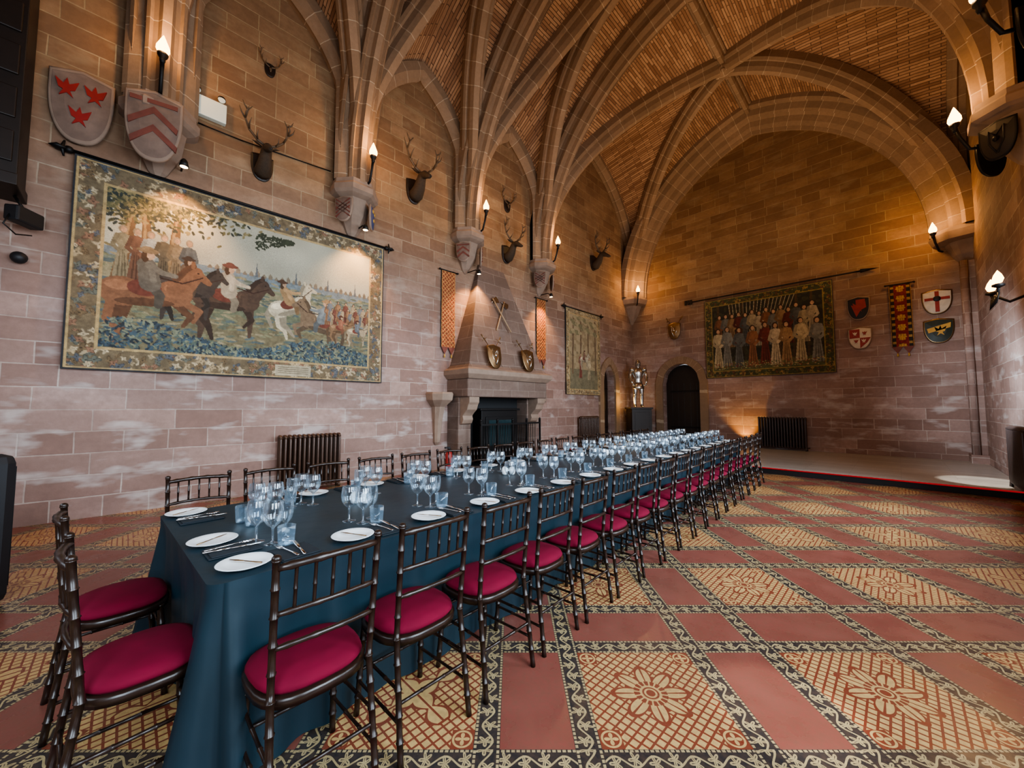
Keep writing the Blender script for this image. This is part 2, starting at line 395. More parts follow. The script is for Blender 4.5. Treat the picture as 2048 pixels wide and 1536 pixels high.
for b in bays:
    nx,ny=72,40
    xs=[HA*math.sin(math.pi/2*(-1+2*i/nx)) for i in range(nx+1)]
    ys=[b.h*math.sin(math.pi/2*(-1+2*j/ny)) for j in range(ny+1)]
    vs=[(XC+x,b.c+y,SP+max(mainh(x),b.cross(x,y))) for x in xs for y in ys]
    fs=[];uvs=[]
    for i in range(nx):
        for j in range(ny):
            q=[(i,j),(i+1,j),(i+1,j+1),(i,j+1)]
            fs.append(tuple(a*(ny+1)+c for a,c in q))
            xm=(xs[i]+xs[i+1])/2; ym=(ys[j]+ys[j+1])/2
            if mainh(xm)>=b.cross(xm,ym): uvs.append([(b.c+ys[c],R0*math.asin(min((abs(xs[a])+C0)/R0,1))) for a,c in q])
            else: uvs.append([(xs[a],b.R*math.asin(min((abs(ys[c])+b.C)/b.R,1))+.3) for a,c in q])
    mb.add(vs,fs,0,False,uvs)
struct(mb.obj('ceiling','vault'))
def ribsweep(pts,side,prof,target):
    mb=MB(); pts=[Vector(p) for p in pts]; rings=[];L=0;Ls=[]
    for i,p in enumerate(pts):
        t=(pts[min(i+1,len(pts)-1)]-pts[max(i-1,0)]).normalized()
        sd=side
        n=t.cross(sd).normalized()
        if n.dot(Vector(target)-p)<0: n=-n
        sd=(sd-t*sd.dot(t)).normalized()
        rings.append([tuple(p+sd*a+n*b) for a,b in prof])
        if i: L+=(pts[i]-pts[i-1]).length
        Ls.append(L)
    n=len(prof); vs=[q for r in rings for q in r]; fs=[];uvs=[]
    for j in range(len(pts)-1):
        for i in range(n-1):
            fs.append((j*n+i,j*n+i+1,(j+1)*n+i+1,(j+1)*n+i)); uvs.append([(Ls[j],i*.05),(Ls[j],i*.05+.05),(Ls[j+1],i*.05+.05),(Ls[j+1],i*.05)])
    mb.add(vs,fs,0,False,uvs); return mb
def scl(P,a,b): return [(x*a,y*b) for x,y in P]
PB=scl([(-.30,-.1),(-.30,.12),(-.27,.17),(-.24,.12),(-.19,.13),(-.17,.20),(-.17,.30),(-.14,.34),(-.11,.30),(-.07,.34),(-.04,.42),(.04,.42),(.07,.34),(.11,.30),(.14,.34),(.17,.30),(.17,.20),(.19,.13),(.24,.12),(.27,.17),(.30,.12),(.30,-.1)],1.2,1.1)
PD=scl([(-.18,-.1),(-.18,.08),(-.15,.13),(-.11,.12),(-.09,.22),(-.05,.30),(.05,.30),(.09,.22),(.11,.12),(.15,.13),(.18,.08),(.18,-.1)],1.25,1.15)
PR=scl(PD,.7,.65)
PE=[(-.60,-.1),(-.60,.12),(-.55,.18),(-.49,.12),(-.40,.14),(-.36,.30),(-.30,.36),(-.24,.32),(-.16,.38),(-.11,.52),(-.03,.62),(.04,.56),(.08,.66),(.16,.66),(.16,-.1)]
def archpath(y):
    n=26; L=[]
    for i in range(n+1):
        th=math.acos(C0/R0)*i/n
        L.append((R0*math.cos(th)-C0,R0*math.sin(th)))
    pts=[(XC-x,y,SP+z) for x,z in L]+[(XC+x,y,SP+z) for x,z in L[-2::-1]]
    return [(XL,y,SP-.02)]+pts[1:-1]+[(XR,y,SP-.02)]
for y in YBS[1:-1]:
    trim(ribsweep(archpath(y),Vector((0,1,0)),PB,(XC,y,SP)),'rib')
trim(ribsweep(archpath(YB-.16),Vector((0,1,0)),PE,(XC,YB-.16,SP)),'rib')
for b in bays:
    pts_q=[]
    for k in range(41):
        x=HA*math.cos(math.pi/2*k/40)
        mh=mainh(x)
        if b.cross(x,0)<mh: yy=0
        elif b.cross(x,b.h)>mh: yy=b.h
        else:
            lo,hi=0,b.h
            for _ in range(40):
                mid=(lo+hi)/2
                if b.cross(x,mid)>mh: lo=mid
                else: hi=mid
            yy=lo
        pts_q.append((x,yy,mh))
    for sx in (-1,1):
        for sy in (-1,1):
            pts=[(XC+sx*x,b.c+sy*(y-.02),SP+z) for x,y,z in pts_q]
            sd=Vector((sy*b.h,-sx*HA,0)).normalized()
            trim(ribsweep(pts,sd,PD,(XC,b.c,SP)),'rib')
        N=14; L=[]
        th1=math.acos(b.C/b.R)
        for i in range(N+1):
            th=th1*i/N; L.append((b.R*math.cos(th)-b.C,b.st+b.R*math.sin(th)))
        half=[(b.h-.16,0.0)]+[(min(y,b.h-.16),z) for y,z in L]
        xw=XL+.02 if sx<0 else XR-.02
        pp=[(xw,b.c-y,SP+z) for y,z in half]+[(xw,b.c+y,SP+z) for y,z in half[-2::-1]]
        pw=[(-.1,-.1),(-.1,.20),(.09,.20),(.12,.24),(.18,.19),(.26,.08),(.26,-.1)]
        trim(ribsweep(pp,Vector((1,0,0)),pw if sx<0 else [(-a,c) for a,c in pw],(xw,b.c,SP)),'rib')
    m2=MB(); m2.lathe([(.02,-.42),(.10,-.40),(.20,-.35),(.26,-.27),(.24,-.18),(.2,-.1),(.2,0)],12,(0,0,0))
    for k in range(8):
        t=k*math.pi/4; m2.dome((.18*math.cos(t),.18*math.sin(t),-.34),(.06,.06,.05))
    trim(m2,'rib',loc=(XC,b.c,SP+RISE))
ridge=[(XC,y,SP+RISE) for y in np.linspace(YF,YB,30)]
trim(ribsweep(ridge,Vector((1,0,0)),PR,(XC,5,0)),'rib')
def corbel(side,y,mat='carved'):
    mb=MB(); rings=[]
    for z,w,p in [(-.98,.02,.03),(-.9,.10,.10),(-.6,.24,.26),(-.3,.28,.34),(-.26,.38,.44),(-.22,.42,.50),(-.12,.42,.50),(-.07,.38,.46),(0,.38,.46)]:
        rings.append([(-w,0,z),(-w,p*.45,z),(-w*.45,p,z),(w*.45,p,z),(w,p*.45,z),(w,0,z)])
    mb.loft(rings); l,r=wallpos(side,y,SP); trim(mb,mat,loc=l,rz=r)
for y in (.17,2.92,5.67,8.4): corbel('L',y); corbel('R',y)
for x in (XL,XR):
    mb=MB(); rings=[]
    for z,w in [(-.98,.05),(-.6,.3),(-.3,.42),(-.26,.62),(-.1,.68),(0,.64)]:
        s_=1 if x==XL else -1
        rings.append([(0,0,z),(s_*w,0,z),(s_*w*.85,-w*.6,z),(s_*w*.6,-w*.85,z),(0,-w,z)])
    mb.loft(rings); trim(mb,'carved',loc=(x,YB,SP))
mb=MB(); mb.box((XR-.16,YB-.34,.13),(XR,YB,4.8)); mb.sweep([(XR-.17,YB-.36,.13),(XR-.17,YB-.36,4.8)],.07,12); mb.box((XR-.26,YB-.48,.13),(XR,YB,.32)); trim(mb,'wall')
# ---------------------------------------------------------------- painting on woven grids
def hexc(r,g,b): return np.array([((c/255)/12.92 if c/255<.04045 else ((c/255+.055)/1.055)**2.4) for c in (r,g,b)])
def vnoise(H,W,cell,seed=0):
    r=np.random.RandomState(seed); h,w=int(H/cell)+3,int(W/cell)+3; g=r.rand(h,w)
    yy=np.arange(H)/cell; xx=np.arange(W)/cell; yi=yy.astype(int); xi=xx.astype(int); fy=(yy-yi)[:,None]; fx=(xx-xi)[None]
    fy=fy*fy*(3-2*fy); fx=fx*fx*(3-2*fx)
    a=g[np.ix_(yi,xi)];b=g[np.ix_(yi,xi+1)];c=g[np.ix_(yi+1,xi)];d=g[np.ix_(yi+1,xi+1)]
    return (a*(1-fx)+b*fx)*(1-fy)+(c*(1-fx)+d*fx)*fy
class Canvas:
    def __init__(s,W,H,ar):
        s.W,s.H=W,H; s.a=np.zeros((H,W,3)); s.X,s.Y=np.meshgrid(np.linspace(0,ar,W),np.linspace(1,0,H)); s.ar=ar
        s.n=vnoise(H,W,3,5)*.5+vnoise(H,W,7,6)*.5
    def put(s,mask,c,sh=.35):
        c=np.array(c); s.a[mask]=(c[None]*(1-sh+2*sh*s.n[mask][:,None]))
    def ell(s,x,y,rx,ry,c,rot=0,sh=.35):
        R=max(rx,ry)*1.05
        px=s.ar/(s.W-1); py=1/(s.H-1)
        i0,i1=max(0,int((x-R)/px)),min(s.W,int((x+R)/px)+2); j0,j1=max(0,int((1-y-R)/py)),min(s.H,int((1-y+R)/py)+2)
        if i0>=i1 or j0>=j1: return
        dx,dy=s.X[j0:j1,i0:i1]-x,s.Y[j0:j1,i0:i1]-y; cr,sr=math.cos(rot),math.sin(rot)
        mk=((dx*cr+dy*sr)/rx)**2+((-dx*sr+dy*cr)/ry)**2<1
        sub=s.a[j0:j1,i0:i1]; nn=s.n[j0:j1,i0:i1]
        k=(1-sh+2*sh*nn[mk])
        sub[mk]=np.array(c)[None]*k[:,None]
    def line(s,pts,w,c,w2=None,sh=.3):
        for i,((x0,y0),(x1,y1)) in enumerate(zip(pts[:-1],pts[1:])):
            dx,dy=x1-x0,y1-y0; t=np.clip(((s.X-x0)*dx+(s.Y-y0)*dy)/(dx*dx+dy*dy+1e-9),0,1)
            ww=w if w2 is None else w+(w2-w)*((i+t)/(len(pts)-1))
            s.put((s.X-x0-t*dx)**2+(s.Y-y0-t*dy)**2<ww**2,c,sh)
    def poly(s,pts,c,sh=.3):
        m=np.zeros_like(s.X,bool); n=len(pts)
        for i in range(n):
            x0,y0=pts[i];x1,y1=pts[(i+1)%n]
            if y0==y1: continue
            cond=((y0>s.Y)!=(y1>s.Y))&(s.X<(x1-x0)*(s.Y-y0)/(y1-y0)+x0); m^=cond
        s.put(m,c,sh)
def horse(c,x,y,s,col,f=1,rear=0,rider=None,hat=None):
    P=lambda a,b:(x+f*a*s*math.cos(rear)+(-f*b*s*math.sin(rear)),y+a*s*math.sin(rear)+b*s*math.cos(rear))
    col=np.array(col); dk=col*.5; hi=np.minimum(col*1.5,1)
    for a,b,k in [(-.30,-.1,0),(-.22,-.1,.06)]:
        c.line([P(a,b),P(a-.06,b-.22),P(a+.0,b-.34),P(a-.02+k,b-.5)],.075*s,dk if k else col,.022*s)
    if rear:
        c.line([P(.28,-.08),P(.45,-.18),P(.38,-.32)],.05*s,col,.022*s); c.line([P(.22,-.1),P(.36,-.26),P(.28,-.38)],.05*s,dk,.02*s)
    else:
        c.line([P(.26,-.08),P(.28,-.3),P(.27,-.52)],.055*s,col,.022*s); c.line([P(.2,-.08),P(.30,-.26),P(.2,-.38)],.05*s,dk,.02*s)
    c.line([P(-.38,.05),P(-.5,-.05),P(-.5,-.3)],.05*s,dk,.03*s)
    c.ell(*P(-.24,0),.20*s,.17*s,col,f*rear); c.ell(*P(0,-.01),.30*s,.15*s,col,f*rear); c.ell(*P(.22,.02),.17*s,.16*s,col,f*rear)
    c.ell(*P(-.05,-.11),.26*s,.05*s,dk,f*rear); c.ell(*P(-.26,.07),.12*s,.06*s,hi,f*rear); c.ell(*P(.2,.08),.08*s,.05*s,hi,f*rear)
    c.line([P(.26,.06),P(.40,.26),P(.44,.32)],.12*s,col,.07*s); c.line([P(.42,.33),P(.56,.2)],.065*s,col,.035*s)
    c.line([P(.24,.2),P(.34,.34),P(.42,.4)],.035*s,dk,.03*s); c.line([P(.41,.38),P(.42,.44)],.02*s,col); c.ell(*P(.46,.31),.012*s,.012*s,dk*.4)
    c.line([P(.5,.26),P(.3,.16),P(.1,.2)],.008*s,hexc(60,35,25))
    if rider is not None:
        c.ell(*P(-.05,.06),.15*s,.10*s,hexc(120,60,45),f*rear)
        c.line([P(0,.12),P(.08,-.02),P(.06,-.14)],.055*s,np.array(rider)*.6,.04*s)
        c.line([P(0,.12),P(-.02,.34)],.10*s,rider,.085*s); c.line([P(.03,.16),P(.02,.32)],.03*s,np.array(rider)*1.4); c.line([P(0,.34),P(.12,.26),P(.24,.24)],.04*s,np.array(rider)*1.3,.025*s)
        c.ell(*P(0,.46),.05*s,.06*s,hexc(195,155,120)); c.ell(*P(-.03,.44),.035*s,.07*s,hexc(80,55,35)); c.ell(*P(.02,.455),.035*s,.05*s,hexc(195,155,120))
        c.ell(*P(0,.51),.10*s,.03*s,hat if hat is not None else hexc(90,50,35)); c.ell(*P(0,.53),.055*s,.035*s,hat if hat is not None else hexc(90,50,35))
def person(c,x,y,h,col,head=None,skin=hexc(190,150,115)):
    col=np.array(col)
    c.poly([(x-.05*h,y+.62*h),(x+.05*h,y+.62*h),(x+.11*h,y),(x-.11*h,y)],col)
    for k in (-.06,0.0,.05): c.poly([(x+k*.4*h,y+.55*h),(x+(k*.4+.012)*h,y+.55*h),(x+(k+.03)*h,y),(x+k*h,y)],col*.5)
    c.ell(x,y+.72*h,.10*h,.13*h,col*1.1); c.line([(x-.07*h,y+.8*h),(x-.12*h,y+.6*h),(x-.02*h,y+.52*h)],.03*h,col*.8); c.line([(x+.07*h,y+.8*h),(x+.12*h,y+.6*h),(x+.05*h,y+.52*h)],.03*h,col*1.2)
    c.ell(x,y+.92*h,.055*h,.07*h,head if head is not None else hexc(60,40,22)); c.ell(x+.008*h,y+.91*h,.038*h,.052*h,skin)
def border(c,bw,base,cols,seed=1,line=hexc(185,155,95)):
    ar=c.ar; d=np.minimum(np.minimum(c.X,ar-c.X),np.minimum(c.Y,1-c.Y)); m=d<bw
    save=c.a.copy(); c.put(np.ones_like(m),base); r=np.random.RandomState(seed)
    n=int(2*(ar+1)/bw*14)
    for _ in range(n):
        t=r.rand()*2*(ar+1); o=r.rand()*bw
        if t<ar: x,y=t,o
        elif t<2*ar: x,y=t-ar,1-o
        elif t<2*ar+1: x,y=o,t-2*ar
        else: x,y=ar-o,t-2*ar-1
        k=np.array(cols[r.randint(len(cols))]); s=bw*(.06+.11*r.rand())
        a=r.rand()*6.28
        c.ell(x,y,s*1.7,s*.6,k*.65,a); c.ell(x,y,s*1.4,s*.4,k*1.1,a); c.ell(x,y,s*.4,s*1.2,k*1.3,a); c.ell(x,y,s*.25,s*.25,k*.5)
    keep=~m; c.a[keep]=save[keep]
    c.put((d>bw*.93)&(d<bw*1.05),line); c.put((d>bw*.06)&(d<bw*.14),line)
    c.put(d<bw*.06,hexc(45,50,58))
def hang(name,c,w,h,side,pos,z,out,label,cat='tapestry',fade=.28,dim=.85):
    W,H=c.W,c.H; vs=[]
    g=c.a.mean(axis=2,keepdims=True)*np.array([1.08,1.0,.86]); c.a=np.clip((c.a*(1-fade)+g*fade)*dim,0,1)
    cols=c.a.reshape(-1,3)
    lx=np.linspace(w/2,-w/2,W); lz=np.linspace(h/2,-h/2,H)
    wav=(vnoise(H,W,W/9,9)-.5)*.03
    for j in range(H):
        for i in range(W): vs.append((lx[i],float(wav[j,i])*(.3+.7*j/H),lz[j]))
    fs=[(j*W+i,(j+1)*W+i,(j+1)*W+i+1,j*W+i+1) for j in range(H-1) for i in range(W-1)]
    me=bpy.data.meshes.new(name); me.from_pydata(vs,[],fs); me.materials.append(M['tap'])
    ca=me.color_attributes.new(name='Col',type='FLOAT_COLOR',domain='POINT')
    ca.data.foreach_set('color',np.hstack([cols,np.ones((len(cols),1))]).astype(np.float32).ravel())
    me.polygons.foreach_set('use_smooth',[True]*len(fs)); me.update()
    l,r=wallpos(side,pos,z,out); root=empty(name,l,r); tag(root,label,cat)
    o=bpy.data.objects.new('woven_cloth',me); COL.objects.link(o); o.parent=root
    m=MB(); m.box((-w/2+.005,-.04,-h/2+.005),(w/2-.005,-.018,h/2)); m.obj('lining','rope',root)
    return root
c=Canvas(520,340,4.16/2.74); ar=c.ar
sky=hexc(192,188,164); t=np.clip(c.Y,0,1)[...,None]
c.a=sky*(.72+.3*t)+0; c.a*=(.85+.3*vnoise(340,520,40,2)[...,None])
c.put((c.Y<.60),hexc(138,146,130)); c.put((c.Y<.60)&(c.Y>.55),hexc(122,136,140)); c.put((c.Y<.56)&(vnoise(340,520,14,12)>.5),hexc(118,128,110))
for i in range(30):
    x=.50+i*.032; hh=.010+.02*((i*7)%5)/5
    c.poly([(x,.59),(x,.59+hh),(x+.010,.605+hh),(x+.02,.59+hh),(x+.02,.59)],hexc(135,120,98))
for x in (.72,.93,1.12,1.3): c.poly([(x,.59),(x+.008,.68),(x+.016,.59)],hexc(100,105,108))
c.put(c.Y<.50+.03*np.sin(c.X*9),hexc(148,140,106)); c.put(c.Y<.42+.03*np.sin(c.X*7+1),hexc(108,116,90))
c.put((c.Y<.33+.05*(vnoise(340,520,20,8)-.5)),hexc(120,112,82))
r=np.random.RandomState(4)
for _ in range(900):
    x=.1+r.rand()*1.35; y=.15+r.rand()*.42; k=[hexc(128,130,96),hexc(100,110,92),hexc(150,140,105),hexc(84,102,102)][r.randint(4)]; c.ell(x,y,.022,.006,k,r.rand()*.6-.3)
for x0,x1 in ((.16,.22),(.27,.24),(.34,.38)):
    c.line([(x0,.45),((x0+x1)/2,.68),(x1,.95)],.026,hexc(120,90,58),.012); c.line([(x0-.008,.45),((x0+x1)/2-.008,.68),(x1,.95)],.008,hexc(160,130,85),.004)
for _ in range(1300):
    x=.10+abs(r.randn())*.22; y=.94-abs(r.randn())*.085
    if x>.85 : continue
    k=[hexc(76,78,54),hexc(110,106,68),hexc(54,64,58),hexc(145,130,85)][r.randint(4)]; c.ell(x,y,.012,.006,k,r.rand()*3)
for _ in range(160):
    x=.72+r.rand()*.2; y=.86-r.rand()*.12*(.95-x)*4; c.ell(x,y,.009,.005,hexc(60,68,48),r.rand()*3)
for i,x in enumerate((.17,.22,.27,.32,.37,.42)): person(c,x,.44,.28,[hexc(140,130,100),hexc(115,80,60),hexc(160,160,150),hexc(100,90,70),hexc(135,115,85),hexc(90,95,95)][i],hexc(150,132,105))
horse(c,.60,.43,.38,hexc(84,64,50),1,0,hexc(172,158,132),hexc(115,66,52))
horse(c,.42,.46,.30,hexc(66,58,52),1,0,hexc(110,90,70),hexc(70,55,45))
horse(c,.28,.40,.42,hexc(140,94,62),1,.08,hexc(106,100,88),hexc(140,115,82))
horse(c,.92,.45,.30,hexc(205,192,160),1,.38,hexc(165,130,85),hexc(90,62,42))
horse(c,1.09,.36,.32,hexc(130,108,82),-1,.22,hexc(115,125,127),hexc(165,130,85))
for i in range(18):
    x=1.13+i*.017; person(c,x,.37+.03*math.sin(i*2),.14,[hexc(150,110,75),hexc(115,121,125),hexc(175,155,118),hexc(120,70,56)][i%4])
horse(c,1.22,.35,.17,hexc(140,108,74),1,0,hexc(150,95,68)); horse(c,1.33,.34,.16,hexc(180,162,128),1,0,hexc(105,115,122))
for _ in range(1500):
    x=.1+r.rand()*1.32; y=.11+r.rand()*.15*(.65+.35*math.sin(x*7)); k=[hexc(56,78,92),hexc(90,108,98),hexc(40,56,66),hexc(132,140,114),hexc(70,98,112)][r.randint(5)]
    c.ell(x,y,.013,.005,k,r.rand()*3)
border(c,.105,hexc(122,106,78),[hexc(170,150,112),hexc(98,102,90),hexc(140,102,76),hexc(88,94,100),hexc(186,168,132),hexc(116,96,66)],3,hexc(190,162,106))
c.put((c.X>.84)&(c.X<1.04)&(c.Y>.02)&(c.Y<.085),hexc(180,170,140)); 
for k in range(4): c.put((c.X>.855)&(c.X<1.025)&(abs(c.Y-.035-.012*k)<.002),hexc(90,75,55),.1)
tp=hang('tapestry',c,4.16,2.74,'L',1.48,3.24,.07,'large woven tapestry of horsemen before a distant town','tapestry',.15,.92)
def rod(parent,hw,z,r=.02):
    m=MB(); m.sweep([(-hw,0,z),(hw,0,z)],r,10)
    for s in (-1,1):
        m.dome((s*hw,0,z),(.045,.045,.045)); m.sweep([(s*hw,0,z),(s*(hw+.10),0,z),(s*(hw+.17),0,z)],[.03,.07,.004],8,flat=.5)
        m.sweep([(s*(hw+.04),0,z-.1),(s*(hw+.06),0,z),(s*(hw+.04),0,z+.1)],[.01,.025,.01],6)
    m.obj('hanging_rod','iron',parent)
rod(tp,2.13,1.39)
c=Canvas(340,264,3.4/2.64)
c.a[:]=hexc(42,43,34); c.put(vnoise(264,340,8,3)>.55,hexc(58,58,40)); c.put(c.Y<.2,hexc(84,88,54))
r=np.random.RandomState(11)
for i in range(8): c.line([(.15+i*.13,.2),(.16+i*.135,.9)],.012,hexc(75,58,36))
for i in range(18): c.line([(.3+i*.035,.75),(.28+i*.04,.93)],.003,hexc(170,158,128))
pc=[hexc(140,90,58),hexc(176,160,124),hexc(110,44,36),hexc(122,122,112),hexc(184,168,136),hexc(92,96,92),hexc(156,122,82)]
for i in range(14): person(c,.17+i*.072,.38+.02*math.sin(i*3),.42,pc[(i*3)%7]*.75)
for i in range(9): person(c,.15+i*.122+.02*math.sin(i*5),.13+.015*math.sin(i*2),.50,pc[(i*2+1)%7])
for _ in range(400): c.ell(.1+r.rand()*1.1,.1+r.rand()*.08,.007,.004,[hexc(170,155,105),hexc(80,98,56),hexc(130,60,45)][r.randint(3)])
border(c,.085,hexc(62,66,38),[hexc(105,98,52),hexc(66,76,46),hexc(140,112,60),hexc(95,62,40)],5,hexc(140,120,62))
tp=hang('tapestry',c,3.4,2.64,'B',-2.85,3.68,.07,'green-bordered woven tapestry of robed figures and knights','tapestry',.15,1.15)
m=MB(); m.sweep([(-2.35,.02,1.40),(2.3,.02,1.40)],.022,10)
m.sweep([(-2.2,.02,1.40),(-2.28,.02,1.40),(-2.3,.02,1.40),(-2.68,.02,1.40)],[.03,.03,.15,.004],4,flat=.35)
for k in range(3): m.box((2.1+k*.09,0,1.32),(2.17+k*.09,.04,1.48))
m.obj('hanging_spear','iron',tp)
c=Canvas(150,210,1.95/2.75); c.a[:]=hexc(168,148,110); c.put(vnoise(210,150,9,3)>.5,hexc(150,130,94)); c.put(c.Y<.3,hexc(122,114,86))
for i in range(4): c.line([(.12+i*.16,.25),(.14+i*.15,.9)],.015,hexc(115,92,65))
for i in range(40): c.ell(.1+(i*37%52)/100,.72+(i*13%20)/100,.04,.02,[hexc(128,120,84),hexc(160,145,105)][i%2])
person(c,.28,.2,.3,hexc(145,75,60)); person(c,.45,.18,.28,hexc(180,162,125)); horse(c,.36,.42,.2,hexc(185,170,140),1,0,hexc(125,90,70))
border(c,.06,hexc(155,132,92),[hexc(122,96,66),hexc(185,165,122),hexc(115,114,90)],8)
tp=hang('tapestry',c,1.95,2.75,'L',10.6,3.17,.07,'narrow faded beige tapestry beside the arched doorway','tapestry',.15,1.1); rod(tp,1.02,1.39)
def banner(w,h,side,pos,z,mode,label):
    c=Canvas(60,int(60*h/w),1.0); asp=h/w
    X,Y=c.X,(1-c.Y)*asp
    if mode=='knot':
        c.put(c.X>-1,hexc(140,66,34)); 
        c.put((abs(((X+Y)*4)%1-.5)<.12)|(abs(((X-Y)*4)%1-.5)<.12),hexc(196,136,76))
    else:
        c.put(c.X>-1,hexc(130,34,30))
        c.put((X<.22)|(X>.78),hexc(40,32,26)); c.put(((X<.22)&(abs((Y*2.5)%1-.5)<.2)&(X>.06))|((X>.78)&(abs((Y*2.5)%1-.5)<.2)&(X<.94)),hexc(170,132,70))
        yy=(Y*1.6)%1-.5; c.put((((abs(X-.5)<.2)&(abs(yy)<.06))|((abs(X-.5)<.045)&(abs(yy)<.32))|((abs(X-.4)<.04)&(yy>.05)&(yy<.3))|((abs(X-.6)<.04)&(yy>.05)&(yy<.3))|((abs(X-.38)<.05)&(yy<-.05)&(yy>-.28)&(abs(X-.5)>.06))|((abs(X-.62)<.05)&(yy<-.05)&(yy>-.28))),hexc(195,150,72))
    c.put((X<.03)|(X>.97)|(Y<.04),hexc(180,130,70))
    root=hang('banner',c,w,h,side,pos,z,.05,label,'banner',.05,1.0)
    m=MB(); m.sweep([(-w/2-.05,.01,h/2),(w/2+.05,.01,h/2)],.014,8)
    for s in (-1,1): m.dome((s*(w/2+.06),.01,h/2),(.025,.025,.025))
    m.obj('hanging_rod','iron',root)
    for k in range(2):
        m=MB(); x=-w/4+k*w/2; m.prism([(x-w/4,-h/2),(x,-h/2-w*.45),(x+w/4,-h/2)],-.012,.006)
        m.lathe([(.006,0),(.016,-.02),(.02,-.08),(.002,-.09)],8,(x,0,-h/2-w*.42),1)
        m.obj('pointed_tail',['fadedred','gold'],root)
banner(.38,1.78,'L',5.17,3.66,'knot','long orange-brown knotwork banner beside the chimney hood')
banner(.40,1.78,'L',8.46,3.66,'knot','long orange-brown knotwork banner beside the chimney hood')
banner(.40,1.62,'B',.17,3.75,'lion','tall red and gold heraldic banner between wall shields')
